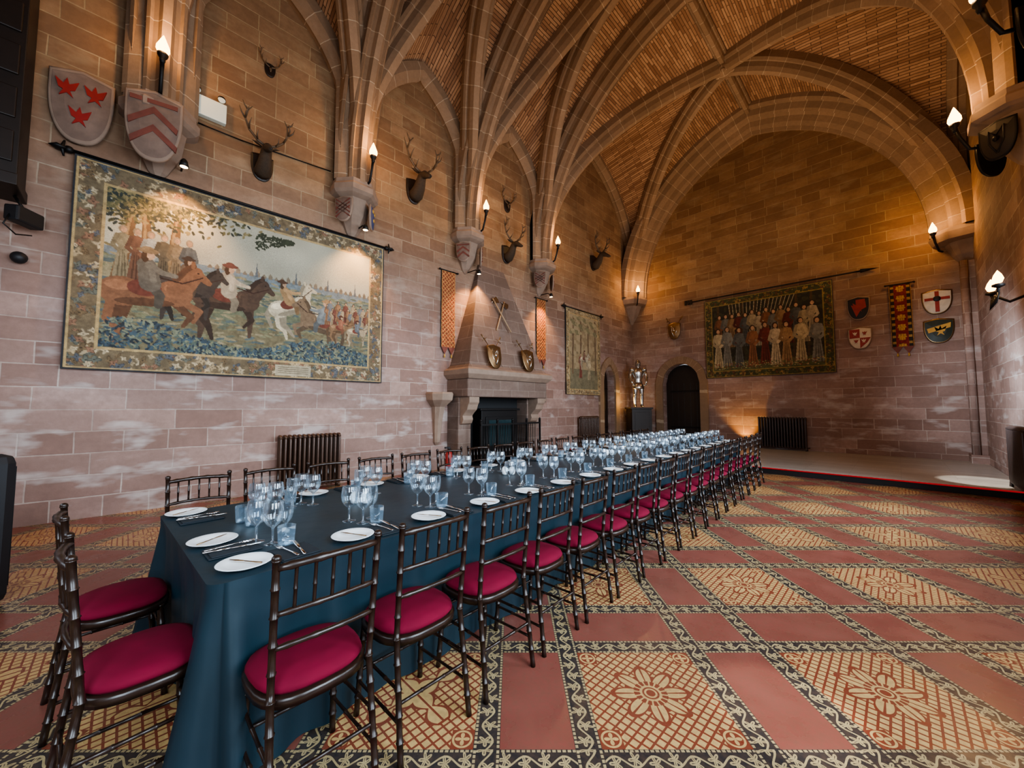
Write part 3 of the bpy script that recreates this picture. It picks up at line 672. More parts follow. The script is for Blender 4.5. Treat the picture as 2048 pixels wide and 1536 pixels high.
# ---------------------------------------------------------------- shields
def heater(w,h,n=10):
    pts=[(-w/2,h*.42),(-w/2*.5,h*.46),(0,h*.5),(w/2*.5,h*.46),(w/2,h*.42)]
    R=[]
    for i in range(n+1):
        t=i/n; R.append((w/2*math.cos(t*math.pi/2)**.8 if i<n else 0,h*.15-h*.65*math.sin(t*math.pi/2)))
    return pts+R+[(-x,z) for x,z in R[-2::-1]]
def shield(side,pos,z,w,h,kind,label,out=.003,loc=None,rz=None,tilt=0,cat='shield',turn=0):
    if loc is None: loc,rz=wallpos(side,pos,z,out)
    rz+=turn
    root=empty('heraldic_shield',loc,rz); root.rotation_euler=(tilt,0,rz); tag(root,label,cat)
    ol=heater(w,h)
    m=MB(); m.loft([[(x,0,y) for x,y in ol],[(x,.02,y) for x,y in ol],[(x*.92,.035,y*.92) for x,y in ol],[(x*.5,.055,y*.5) for x,y in ol]],0,False)
    base={'birds':'stonecream','chevron':'stonecream','gold_blue':'blue','black_red':'blackp','quarter':'cream','cross':'cream','goldgreen':'green','bronze':'bronze','fret':'stonecream','dark':'door'}[kind]
    m.obj('shield_face',base,root)
    e=MB()
    e.loft([[(x,.0,y) for x,y in ol],[(x*1.04,.015,y*1.04) for x,y in ol],[(x*1.0,.035,y*1.0) for x,y in ol],[(x*.93,.036,y*.93) for x,y in ol]],0,True,True,False)
    e.obj('shield_rim',{'bronze':'bronze','goldgreen':'bronze','cross':'bronze','dark':'iron'}.get(kind,'carved'),root)
    Y0=.035
    def bird(g,x,z,s,mi=0):
        g.prism([(x-.5*s,z+.5*s),(x-.1*s,z+.2*s),(x,z+.6*s),(x+.15*s,z+.2*s),(x+.5*s,z+.5*s),(x+.35*s,z-.1*s),(x+.15*s,z-.2*s),(x+.3*s,z-.6*s),(x,z-.35*s),(x-.3*s,z-.6*s),(x-.15*s,z-.2*s),(x-.35*s,z-.1*s)],Y0,Y0+.03,mi)
    def part(f,mats,nm='painted_charge'):
        g=MB(); f(g); g.obj(nm,mats,root)
    if kind=='birds':
        for a,b in ((-.22,.2),(.22,.2),(0,-.15)): part(lambda g:bird(g,a*w,b*h,.36*w),'red')
    elif kind=='chevron':
        for k in (.14,-.12): part(lambda g:g.prism([(-.44*w,k*h-.12*h),(0,k*h+.12*h),(.44*w*(1 if k>0 else .9),k*h-.12*h),(.42*w*(1 if k>0 else .9),k*h-.20*h),(0,k*h+.02*h),(-.42*w,k*h-.20*h)],Y0-.01,Y0+.025),'fadedred')
        part(lambda g:g.box((-.42*w,Y0-.01,.3*h),(.42*w,Y0+.02,.36*h)),'fadedred')
    elif kind=='gold_blue':
        for a,b in ((-.2,.22),(.2,.22),(0,-.1)): part(lambda g:g.dome((a*w,Y0+.01,b*h),(.12*w,.03,.12*w)),'gold')
    elif kind=='fret':
        def f(g):
            for k in (-.3,0,.3):
                g.prism([(-.4*w,k*h*.5-.2*h),(.4*w,k*h*.5+.2*h),(.4*w,k*h*.5+.25*h),(-.4*w,k*h*.5-.15*h)],Y0-.01,Y0+.02); g.prism([(.4*w,k*h*.5-.2*h),(-.4*w,k*h*.5+.2*h),(-.4*w,k*h*.5+.25*h),(.4*w,k*h*.5-.15*h)],Y0-.01,Y0+.02)
        part(f,'fadedred')
    elif kind=='black_red':
        def f(g): g.prism([(-.3*w,.36*h),(.1*w,.36*h),(.1*w,.1*h),(.32*w,.15*h),(.1*w,-.38*h),(-.1*w,-.1*h),(-.35*w,0)],Y0-.005,Y0+.025); bird(g,0,.05*h,.5*w)
        part(f,'red')
    elif kind=='quarter':
        part(lambda g:(g.box((0,Y0-.015,.0),(.44*w,Y0+.022,.40*h)),bird(g,.2*w,.2*h,.2*w,1)),['red','cream'])
        part(lambda g:(g.prism([(-.45*w,0),(0,0),(0,-.46*h),(-.30*w,-.22*h)],Y0-.015,Y0+.022),bird(g,-.16*w,-.14*h,.2*w,1)),['red','cream'])
        part(lambda g:bird(g,-.2*w,.2*h,.2*w),'red'); part(lambda g:bird(g,.16*w,-.14*h,.2*w),'red')
    elif kind=='cross':
        part(lambda g:(g.box((-.07*w,Y0-.005,-.42*h),(.07*w,Y0+.028,.42*h)),g.box((-.42*w,Y0-.005,.06*h),(.42*w,Y0+.028,.17*h))),'red')
        part(lambda g:g.dome((0,Y0+.02,.115*h),(.14*w,.025,.14*w)),'blackp')
    elif kind=='goldgreen':
        part(lambda g:(g.prism([(-.4*w,.3*h),(.4*w,.1*h),(.35*w,-.08*h),(-.38*w,.1*h)],Y0-.005,Y0+.03),bird(g,-.05*w,.0,.4*w)),'gold')
    elif kind in('bronze','dark'):
        def f(g):
            g.dome((0,.05,.02*h),(.1*w,.05,.1*w))
            for s in (-1,1): g.sweep([(0,.05,.1*h),(s*.2*w,.05,.3*h),(s*.2*w,.05,-.05*h),(0,.05,-.36*h)],.012,6)
        part(f,'steel' if kind=='bronze' else 'iron','boss')
    return root
def addswords(sh,sc=1):
    for q in (-1,1):
        m=MB(); a=(q*.26*sc,-.02,-.24*sc); b_=(-q*.22*sc,-.02,.40*sc); m.sweep([a,b_],[.004,.014],6,flat=.4)
        d=(Vector(b_)-Vector(a)).normalized(); e=Vector(b_)+d*.12*sc; m.sweep([b_,e],.013,8); pr=Vector((d.z,0,-d.x)); m.sweep([Vector(b_)-pr*.07,Vector(b_)+pr*.07],.01,6); m.dome(tuple(e),(.02,.02,.02))
        m.obj('sword','bronze',sh)
shield('L',-.57,5.22,.56,.94,'birds','tall weathered stone heraldic shield with three red eagles',.06,turn=-.15)
shield('L',.10,5.12,.56,.94,'chevron','tall weathered heraldic shield with faded red chevrons',.46,turn=-.2)
def cshield(y,kinds,labels):
    for s,k,lb in zip((-1,1),kinds,labels):
        shield(None,0,0,.34,.46,k,lb,loc=(XL+.28,y+s*.25,5.02),rz=-math.pi/2+s*.95,tilt=0)
cshield(2.92,('fret','gold_blue'),('small carved shield with fret on stone corbel','small blue and gold shield on stone corbel'))
cshield(5.67,('chevron','fret'),('small chevron shield on stone corbel','small lattice shield on stone corbel'))
cshield(8.4,('fret','chevron'),('small lattice shield on stone corbel','small chevron shield on stone corbel'))
for y in (5.67,8.4):
    for s in (-1,1): shield(None,0,0,.36,.52,'dark','dark iron-bossed shield hanging on window-side corbel',loc=(XR-.28,y+s*.27,4.98),rz=math.pi/2-s*.95)
shield('B',-.636,4.08,.46,.64,'black_red','black and red heater shield on the end wall')
shield('B',-.636,3.26,.48,.60,'quarter','quartered red and white heater shield on the end wall')
shield('B',.80,3.98,.50,.60,'cross','white shield with red cross and dark centre on the end wall')
shield('B',.80,3.26,.50,.60,'goldgreen','gold and dark green shield on the end wall')
addswords(shield('B',-5.6,4.15,.42,.60,'bronze','bronze shield with crossed swords above the arched door',.06))
# ---------------------------------------------------------------- deer trophies
def trophy(side,pos,z,s,label,full=True):
    l,r=wallpos(side,pos,z,.003); root=empty('deer_trophy',l,r); root.scale=(s,s,s); tag(root,label,'hunting trophy','deer trophies on the wall')
    m=MB(); ol=heater(.36,.52); m.loft([[(x,0,y) for x,y in ol],[(x,.03,y) for x,y in ol],[(x*.85,.045,y*.85) for x,y in ol]]); m.obj('wooden_plaque','door',root)
    if full:
        m=MB(); 
        pts=[(0,.035,-.10),(0,.11,-.10),(0,.22,0),(0,.28,.12),(0,.33,.20),(0,.42,.19),(0,.50,.14),(0,.60,.08),(0,.64,.06)]
        m.sweep(pts,[.14,.14,.115,.095,.085,.078,.058,.042,.02],12)
        for q in (-1,1):
            m.sweep([(q*.07,.30,.24),(q*.15,.28,.29),(q*.22,.27,.31)],[.02,.04,.004],8,flat=.4); m.dome((q*.062,.43,.215),(.014,.014,.014),1)
        m.dome((0,.645,.065),(.022,.015,.018),1)
        m.obj('deer_head',['fur','blackp'],root)
        y0,z0=.31,.27
    else:
        m=MB(); m.sweep([(0,.06,.05),(0,.09,.0),(0,.12,-.12)],[.05,.045,.015],8); m.obj('skull','antler',root); y0,z0=.08,.08
    for q in (-1,1):
        m=MB()
        beam=[(q*.03,y0,z0),(q*.14,y0-.02,z0+.07),(q*.27,y0-.02,z0+.20),(q*.34,y0,z0+.36),(q*.31,y0+.05,z0+.50),(q*.25,y0+.08,z0+.58)]
        m.sweep(beam,[.026,.023,.021,.018,.014,.005],7)
        for a,b in ((1,(.02,.16,.10)),(2,(.0,.17,.13)),(3,(-.03,.15,.16)),(3,(.10,.05,.16)),(4,(.09,.03,.12))):
            p=Vector(beam[a]); e=p+Vector((q*b[0],b[1],b[2])); mid=(p+e)/2+Vector((q*.02,.03,-.02)); m.sweep([p,mid,e],[.016,.013,.003],6)
        m.obj('antler','antler',root)
    return root
trophy('L',1.42,5.36,.88,'stag head with tall antlers on a shield plaque')
trophy('L',4.25,6.10,1.05,'stag head with wide branching antlers on dark plaque')
trophy('L',7.07,5.5,.95,'stag head above the fireplace hood')
trophy('L',11.3,6.4,1.05,'stag head with pale antlers high on the wall')
trophy('L',1.48,7.1,.45,'small pair of roe antlers mounted high on wall',False)
trophy('L',7.1,6.85,.65,'small pair of antlers mounted high on wall',False)
# ---------------------------------------------------------------- torches
def light(kind,name,loc,energy,col,size=.05,rot=None,aim=None,**k):
    d=bpy.data.lights.new(name,kind); d.energy=energy; d.color=col
    if kind=='AREA': d.shape='RECTANGLE'; d.size=size[0]; d.size_y=size[1]
    else: d.shadow_soft_size=size
    for a,v in k.items(): setattr(d,a,v)
    o=bpy.data.objects.new(name,d); COL.objects.link(o); o.location=loc
    if rot: o.rotation_euler=rot
    if aim: o.rotation_euler=(Vector(aim)-Vector(loc)).to_track_quat('-Z','Y').to_euler()
    return o
WARM=(1,.56,.23)
def torch(loc,rz,e=40):
    root=empty('wall_torch',loc,rz); tag(root,'black iron wall torch with glowing flame-shaped lamp','torch lamp','iron torches on the corbels')
    m=MB(); m.sweep([(0,-.18,-.42),(0,-.10,-.40),(0,-.02,-.2),(0,.02,-.02)],[.022,.022,.022,.028],8)
    m.lathe([(.02,-.10),(.035,-.06),(.03,-.04),(.055,0),(.06,.03),(.045,.035)],12,(0,.02,0))
    m.obj('iron_holder','iron',root)
    m=MB(); m.lathe([(.001,.02),(.045,.03),(.072,.08),(.068,.13),(.04,.20),(.012,.27),(.001,.29)],12,(0,.02,0)); m.obj('flame_bulb','flame',root)
    a=math.cos(rz+math.pi/2),math.sin(rz+math.pi/2)
    light('POINT','torch_light',(loc[0]+a[0]*.18,loc[1]+a[1]*.18,loc[2]+.28),e,WARM,.08)
torch((XL+.62,.14,6.02),-math.pi/2,26)
for y in (3.03,5.80,8.52): torch((XL+.62,y,6.0),-math.pi/2,32)
torch((XL+.62,YB-.66,5.65),-math.pi*.75,46)
for y,e in ((5.9,42),(8.3,42),(3.0,30),(.3,20)): torch((XR-.62,y,5.45),math.pi/2,e)
torch((XR-.62,YB-.75,5.45),math.pi*.75,46)
root=empty('wall_sconce',(XR-.02,8.40,2.92),math.pi/2); root.scale=(1.2,1.2,1.2); tag(root,'black iron wall sconce with two flame lamps','wall light')
m=MB(); m.box((-.05,0,-.2),(.05,.02,.15)); m.sweep([(0,.02,0),(0,.2,-.08),(0,.3,.0)],.015,8); m.sweep([(-.22,.3,.05),(-.12,.3,-.03),(0,.3,.0),(.12,.3,-.03),(.22,.3,.05)],.013,8)
for q in (-.22,.22): m.lathe([(.01,0),(.05,.02),(.05,.04),(.02,.05)],10,(q,.3,.05))
for q in range(-3,4): m.sweep([(q*.07,.3,.0),(q*.075,.32,-.12)],[.012,.003],6)
m.obj('iron_arm','iron',root)
for q in (-.22,.22):
    m=MB(); m.lathe([(.001,.05),(.03,.06),(.045,.1),(.03,.15),(.001,.2)],10,(q,.3,.05)); m.obj('flame_bulb','flame',root)
light('POINT','sconce_light',(XR-.6,8.4,3.3),18,WARM,.08)
for y,z in ((.42,4.74),(3.0,4.70),(5.75,4.55),(8.43,4.55)):
    root=empty('picture_spotlight',(XL+.07,y,z),-math.pi/2); tag(root,'small brass picture spotlight on a short arm','spotlight','spotlights under the corbels')
    m=MB(); m.sweep([(0,-.06,.12),(0,.25,.11),(0,.38,.04)],.012,8); m.lathe([(.02,.09),(.04,.06),(.055,-.02),(.05,-.02)],12,(0,.38,0)); m.obj('lamp_arm','iron',root)
    m=MB(); m.lathe([(.001,-.012),(.045,-.012),(.045,-.02),(.001,-.02)],12,(0,.38,0)); m.obj('lens','spot',root)
    light('SPOT','picture_light',(XL+.45,y,z-.05),165,(1,.52,.19),.04,aim=(XL+.05,y,z-1.3),spot_size=math.radians(95),spot_blend=.9)
# ---------------------------------------------------------------- fireplace
FY=6.50
root=empty('fireplace',(XL,FY,0),-math.pi/2); tag(root,'large carved stone fireplace with tall tapering hood','fireplace')
m=MB(); W=1.32
m.loft([[(-W,0,2.27),(W,0,2.27),(W,.78,2.27),(-W,.78,2.27)],[(-W*.94,0,2.34),(W*.94,0,2.34),(W*.94,.72,2.34),(-W*.94,.72,2.34)],[(-.42,0,4.95),(.42,0,4.95),(.42,.06,4.95),(-.42,.06,4.95)]]); m.obj('hood','hood',root)
m=MB(); m.loft([[(-W-.0,0,2.02),(W,0,2.02),(W,.80,2.02),(-W,.80,2.02)],[(-W-.09,0,2.12),(W+.09,0,2.12),(W+.09,.9,2.12),(-W-.09,.9,2.12)],[(-W-.09,0,2.22),(W+.09,0,2.22),(W+.09,.9,2.22),(-W-.09,.9,2.22)],[(-W-.02,0,2.27),(W+.02,0,2.27),(W+.02,.82,2.27),(-W-.02,.82,2.27)]]); m.obj('mantel_shelf','carved',root,bevel=.01)
m=MB(); m.box((-W,0,1.62),(W,.78,2.02)); m.obj('lintel','hood',root,bevel=.03)
for s in (-1,1):
    x0,x1=(s*.94,s*1.30) if s>0 else (s*1.30,s*.94)
    m=MB(); m.box((x0,0,0),(x1,.42,1.62)); m.obj('jamb','hood',root,bevel=.02)
    m=MB(); xa,xb=x0+.04,x1-.04
    prof=[(.42,1.0),(.5,1.03),(.55,1.12),(.52,1.2),(.58,1.26),(.68,1.34),(.72,1.45),(.76,1.5),(.76,1.62),(.42,1.62)]
    m.loft([[(xa,y,z) for y,z in prof],[(xb,y,z) for y,z in prof]]); m.obj('scroll_bracket','carved',root,bevel=.01)
    m=MB(); c0=s*1.60; R=[]
    for z,w,p in [(.55,.03,.04),(.62,.07,.1),(1.1,.1,.16),(1.4,.13,.24),(1.45,.18,.30),(1.55,.26,.42),(1.68,.28,.44),(1.72,.26,.42)]:
        R.append([(c0-w,0,z),(c0-w,p*.6,z),(c0-w*.5,p,z),(c0+w*.5,p,z),(c0+w,p*.6,z),(c0+w,0,z)])
    m.loft(R); m.obj('side_corbel','carved',root)
m=MB(); m.box((-.94,.005,0),(.94,.05,1.62)); m.box((-.94,.0,0),(.94,.5,.06)); m.obj('firebox','soot',root)
root=empty('wood_stove',(XL+.09,FY,.062),-math.pi/2); tag(root,'black cast-iron stove with glazed door inside the fireplace','stove')
m=MB(); m.box((-.6,0,.08),(.6,.30,1.25)); m.box((-.66,0,1.25),(.66,.34,1.3)); 
for a in (-.5,.5):
    for b_ in (.04,.26): m.box((a-.03,b_-.03,0),(a+.03,b_+.03,.1))
m.obj('stove_body','iron',root,bevel=.01)
m=MB(); m.box((-.48,.30,.3),(.48,.33,1.1)); m.obj('stove_door','iron',root,bevel=.008)
m=MB(); m.box((-.4,.331,.42),(.4,.338,1.02)); m.obj('stove_glass',plain('dark_glass',(.02,.04,.045),.06),root)
root=empty('fire_screen',(XL+.82,FY,0),-math.pi/2); tag(root,'black iron barred fire guard in front of the hearth','fire guard')
m=MB(); 
for z in (.06,.98): m.box((-1.0,-.015,z),(1.0,.015,z+.04))
for k in range(-2,3): m.box((k*.49-.02,-.02,0),(k*.49+.02,.02,1.08)); m.dome((k*.49,0,1.1),(.03,.03,.03))
for k in range(25): m.sweep([(-.96+k*.08,0,.08),(-.96+k*.08,0,1.0)],.008,6)
m.obj('barred_frame','iron',root)
for y in (5.92,7.06): addswords(shield(None,0,0,.40,.56,'bronze','bronze shield with crossed swords on the mantel shelf',loc=(XL+.80,y,2.55),rz=-math.pi/2,tilt=0.18))
for q in (-1,1):
    m=MB(); L=.95; m.sweep([(0,0,-L/2),(0,0,L/2)],.018,8,0)
    m.prism([(-.02,L/2-.14),(-.13,L/2-.17),(-.155,L/2-.08),(-.13,L/2+.01),(-.02,L/2-.02)],-.012,.012,1); m.sweep([(.0,0,L/2-.08),(.11,0,L/2-.08)],[.02,.004],6,1)
    o=m.obj('battle_axe',['ash','steel']); tag(o,'long-handled battle axe crossed with its pair on hood','axe','crossed axes on the hood')
    o.matrix_world=Matrix.Translation((XL+.455+q*.022,FY-.03,3.66))@Matrix.Rotation(-math.radians(14),4,'Y')@Matrix.Rotation(-math.pi/2,4,'Z')@Matrix.Rotation(q*.48,4,'Y')
root=empty('fire_extinguisher',(-6.55,4.72,0)); tag(root,'red fire extinguisher standing near the fireplace','fire extinguisher')
m=MB(); m.lathe([(.07,0),(.08,.02),(.08,.42),(.05,.49),(.03,.51)],16); m.obj('cylinder','red',root)
m=MB(); m.lathe([(.02,.5),(.025,.56),(.01,.58)],10); m.box((-.02,-.1,.55),(.02,.02,.58)); m.sweep([(0,.02,.54),(.0,.1,.5),(0,.11,.25)],.012,8); m.obj('valve_handle','blackp',root)
# ---------------------------------------------------------------- radiators
def radiator(side,pos,w,h,zb,mat,label,out=.17):
    l,r=wallpos(side,pos,zb,out); m=MB(); n=int(w/.068); 
    for i in range(n):
        x=-w/2+(i+.5)*w/n
        for y in (-.06,0,.06): m.sweep([(x,y,.07),(x,y,.12),(x,y,h-.06),(x,y,h-.02)],[.014,.021,.021,.014],8)
        m.sweep([(x,-.075,h-.035),(x,-.03,h-.005),(x,.03,h-.005),(x,.075,h-.035)],[.02,.027,.027,.02],8); m.sweep([(x,-.075,.09),(x,.075,.09)],.026,8)
    m.sweep([(-w/2,0,h-.03),(w/2,0,h-.03)],.018,8); m.sweep([(-w/2-.05,0,.09),(w/2+.05,0,.09)],.016,8)
    for s in (-1,1):
        for y in (-.06,.06): m.sweep([(s*(w/2-.03),y,0),(s*(w/2-.03),y,.08)],[.025,.018],8)
    o=m.obj('radiator',mat,None,l,r); tag(o,label,'radiator')
radiator('L',2.25,1.0,.92,0,'rad_brown','brown column radiator beneath the large tapestry')
radiator('L',10.7,1.0,.95,.13,'rad_brown','brown column radiator under the narrow tapestry')
radiator('B',-2.46,1.22,.95,.13,'rad_black','black column radiator on the end wall')
radiator('R',9.52,1.1,.95,.13,'rad_black','black column radiator on the window wall',.10)
# ---------------------------------------------------------------- armour on pedestal
px,py=-6.62,13.10
m=MB(); m.box((-.40,-.40,0),(.40,.40,.08)); m.box((-.35,-.35,.08),(.35,.35,1.19)); m.box((-.39,-.39,1.19),(.39,.39,1.25))
for s in (-1,1): m.box((-.25,s*.355-.005,.2),(.25,s*.355+.005,1.08)); m.box((s*.355-.005,-.25,.2),(s*.355+.005,.25,1.08))
o=m.obj('pedestal','door',None,(px,py,.13),-math.pi*.25,bevel=.01); tag(o,'dark panelled wooden pedestal under the armour','pedestal')
root=empty('suit_of_armour',(px,py,1.382),math.pi*1.22); tag(root,'polished steel suit of armour standing on a dark pedestal','suit of armour')
m=MB(); m.lathe([(.13,.86),(.14,.92),(.12,.98),(.15,1.08),(.19,1.22),(.18,1.34),(.12,1.42),(.07,1.46)],16,sx=1.1,sy=.8); m.obj('breastplate','steel',root)
m=MB(); m.lathe([(.06,1.42),(.08,1.46),(.07,1.48)],14); m.lathe([(.07,1.46),(.10,1.50),(.105,1.56),(.10,1.62),(.07,1.69),(.02,1.73)],16,sy=1.15); m.sweep([(0,.08,1.55),(0,.16,1.57),(0,.10,1.62)],[.05,.03,.03],8); m.sweep([(0,-.1,1.62),(0,-.02,1.74),(0,.08,1.70)],.012,6)
m.box((-.07,.105,1.60),(.07,.125,1.612),1); m.obj('helmet',['steel','blackp'],root)
m=MB(); m.lathe([(.21,.66),(.22,.70),(.19,.78),(.18,.84),(.13,.90)],16,sy=.85); m.obj('tasset_skirt','steel',root)
for s in (-1,1):
    m=MB(); m.dome((s*.22,0,1.36),(.095,.095,.085)); m.sweep([(s*.24,0,1.34),(s*.28,.0,1.18),(s*.29,.02,1.08),(s*.27,.10,.95),(s*.23,.18,.86)],[.062,.055,.05,.048,.035],10); m.dome((s*.295,.0,1.08),(.062,.062,.055)); m.dome((s*.22,.2,.83),(.045,.05,.05))
    for k in range(4): m.sweep([(s*.20+k*.014,.215,.82),(s*.19+k*.014,.235,.78),(s*.185+k*.014,.22,.755)],[.011,.010,.008],6)
    m.obj('arm','steel',root)
    m=MB(); m.sweep([(s*.10,0,.80),(s*.11,.01,.62),(s*.115,.015,.48),(s*.12,-.005,.32),(s*.12,0,.12),(s*.12,0,.05)],[.10,.088,.066,.068,.048,.055],12); m.dome((s*.115,.03,.48),(.07,.07,.06)); m.sweep([(s*.12,-.06,.04),(s*.125,.05,.04),(s*.13,.15,.03),(s*.135,.22,.02)],[.035,.045,.035,.012],8,flat=.8)
    m.obj('leg','steel',root)
# ---------------------------------------------------------------- wall fittings near the entrance
root=empty('emergency_light',(XL+.01,.69,5.95),-math.pi/2); tag(root,'white emergency light box with two small spot heads','emergency light')
m=MB(); m.box((-.22,0,-.16),(.22,.09,.14)); m.obj('housing','white',root,bevel=.01)
for s in (-1,1):
    m=MB(); m.sweep([(s*.15,.05,.14),(s*.15,.05,.18)],.012,8); m.sweep([(s*.15,.02,.21),(s*.15,.10,.19)],[.035,.055],12); m.dome((s*.15,.10,.19),(.05,.01,.05),1); m.obj('lamp_head',['steel','white'],root)
m=MB(); m.sweep([(XL+.02,.55,5.68),(XL+.02,1.15,5.68)],.010,6); m.sweep([(XL+.02,1.1,5.68),(XL+.02,2.5,5.78)],.010,6); o=m.obj('cable_conduit','iron'); tag(o,'thin dark cable conduit running along the wall','conduit')
m=MB(); m.box((XL+.005,-1.32,3.95),(XL+.5,-.97,8.6)); 
for k in range(9): m.box((XL+.5,-1.28,4.1+k*.5),(XL+.53,-1.01,4.45+k*.5))
m.box((XL+.005,-1.36,3.82),(XL+.6,-.95,3.95)); o=m.obj('timber_gallery_post','door',bevel=.01); tag(o,'dark panelled timber gallery post against the wall','post')
root=empty('floodlight',(XL+.3,-.93,3.60),-.6); tag(root,'black floodlight hanging on a bracket','floodlight')
m=MB(); m.box((-.15,-.06,-.12),(.15,.08,.06)); m.obj('lamp_body','blackp',root,bevel=.02)
m=MB(); m.sweep([(0,0,.06),(0,-.10,.215)],.015,8); m.sweep([(.14,0,-.05),(.22,.02,-.2),(.1,.03,-.27),(-.1,.0,-.2)],.008,6); m.obj('bracket','iron',root)
root=empty('security_camera',(XL+.001,-.97,3.15),-math.pi/2); tag(root,'small black ball-shaped camera on the wall','camera')
m=MB(); m.sweep([(0,0,0),(0,.05,0)],.04,12); m.dome((0,.08,0),(.07,.07,.07)); m.obj('ball','blackp',root)
root=empty('loudspeaker',(-4.65,-.87,0),.55); tag(root,'tall black loudspeaker cabinet standing on the floor','loudspeaker')
m=MB(); m.box((-.25,-.25,0),(.25,.25,1.06)); m.obj('cabinet','blackp',root,bevel=.07)
m=MB(); m.box((-.17,.25,.1),(.17,.262,.96)); m.obj('grille','iron',root)
# ---------------------------------------------------------------- table
TO=Vector((-2.47,.20,0)); ang=math.atan(.050); TA=Vector((-math.sin(ang),math.cos(ang),0)); TP=Vector((math.cos(ang),math.sin(ang),0))
def T(al,sd,z=0): p=TO+TA*al+TP*sd; return (p.x,p.y,z)
TL,TH=8.25,.69; TZ=.75
root=empty('banquet_table',T(TL/2,0),ang); tag(root,'very long banquet table covered to the floor in dark blue-green cloth','table')
m=MB(); m.box((-TH+.02,-TL/2+.02,TZ-.03),(TH-.02,TL/2-.02,TZ-.003)); 
for k in range(6):
    y=-TL/2+.3+k*(TL-.6)/5
    for s in (-1,1): m.box((s*.45-.025,y-.025,0),(s*.45+.025,y+.025,TZ-.03))
m.obj('table_frame','wood',root)
per=[]; rc=.05
def edge(p0,p1,n):
    for i in range(n): t=i/n; per.append((p0[0]+(p1[0]-p0[0])*t,p0[1]+(p1[1]-p0[1])*t))
hx,hy=TH,TL/2
def cornerpts(cx,cy,a0): 
    for i in range(13):
        a=a0+math.pi/2*i/12; per.append((cx+rc*math.cos(a),cy+rc*math.sin(a)))
edge((hx,-hy+rc),(hx,hy-rc),320); cornerpts(hx-rc,hy-rc,0); edge((hx-rc-.02,hy),(-hx+rc,hy),60); cornerpts(-hx+rc,hy-rc,math.pi/2)
edge((-hx,hy-rc-.02),(-hx,-hy+rc),320); cornerpts(-hx+rc,-hy+rc,math.pi); edge((-hx+rc+.02,-hy),(hx-rc,-hy),60); cornerpts(hx-rc,-hy+rc,1.5*math.pi)
n=len(per); rows=14; vs=[]
cum=[0]
for i in range(1,n): cum.append(cum[-1]+math.dist(per[i],per[i-1]))
for j in range(rows+1):
    t=j/rows; z=TZ-(TZ-.012)*t
    for i,(x,y) in enumerate(per):
        cx=max(-hx+rc,min(hx-rc,x)); cy=max(-hy+rc,min(hy-rc,y)); d=Vector((x-cx,y-cy)); 
        d=d.normalized() if d.length>0 else Vector((0,0))
        s=cum[i]; cd=math.hypot(abs(x)-hx,abs(y)-hy); cf=math.exp(-(cd/.20)**2)
        w=.012*math.sin(s*14+math.sin(s*3)*2)+.009*math.sin(s*31+1)
        wc=.055*math.sin(s*36)
        # the cloth is pushed in where the seats tuck under
        o_=(-.004 if j else 0)+(-.035+w)*t**.6+cf*t*(.13+wc)
        vs.append((x+d.x*o_,y+d.y*o_,z))
fs=[(j*n+i,j*n+(i+1)%n,(j+1)*n+(i+1)%n,(j+1)*n+i) for j in range(rows) for i in range(n)]
m=MB(); m.add(vs,fs,0,True); m.add([(x,y,TZ) for x,y in per],[tuple(range(n))],0,False); m.obj('tablecloth','cloth',root)
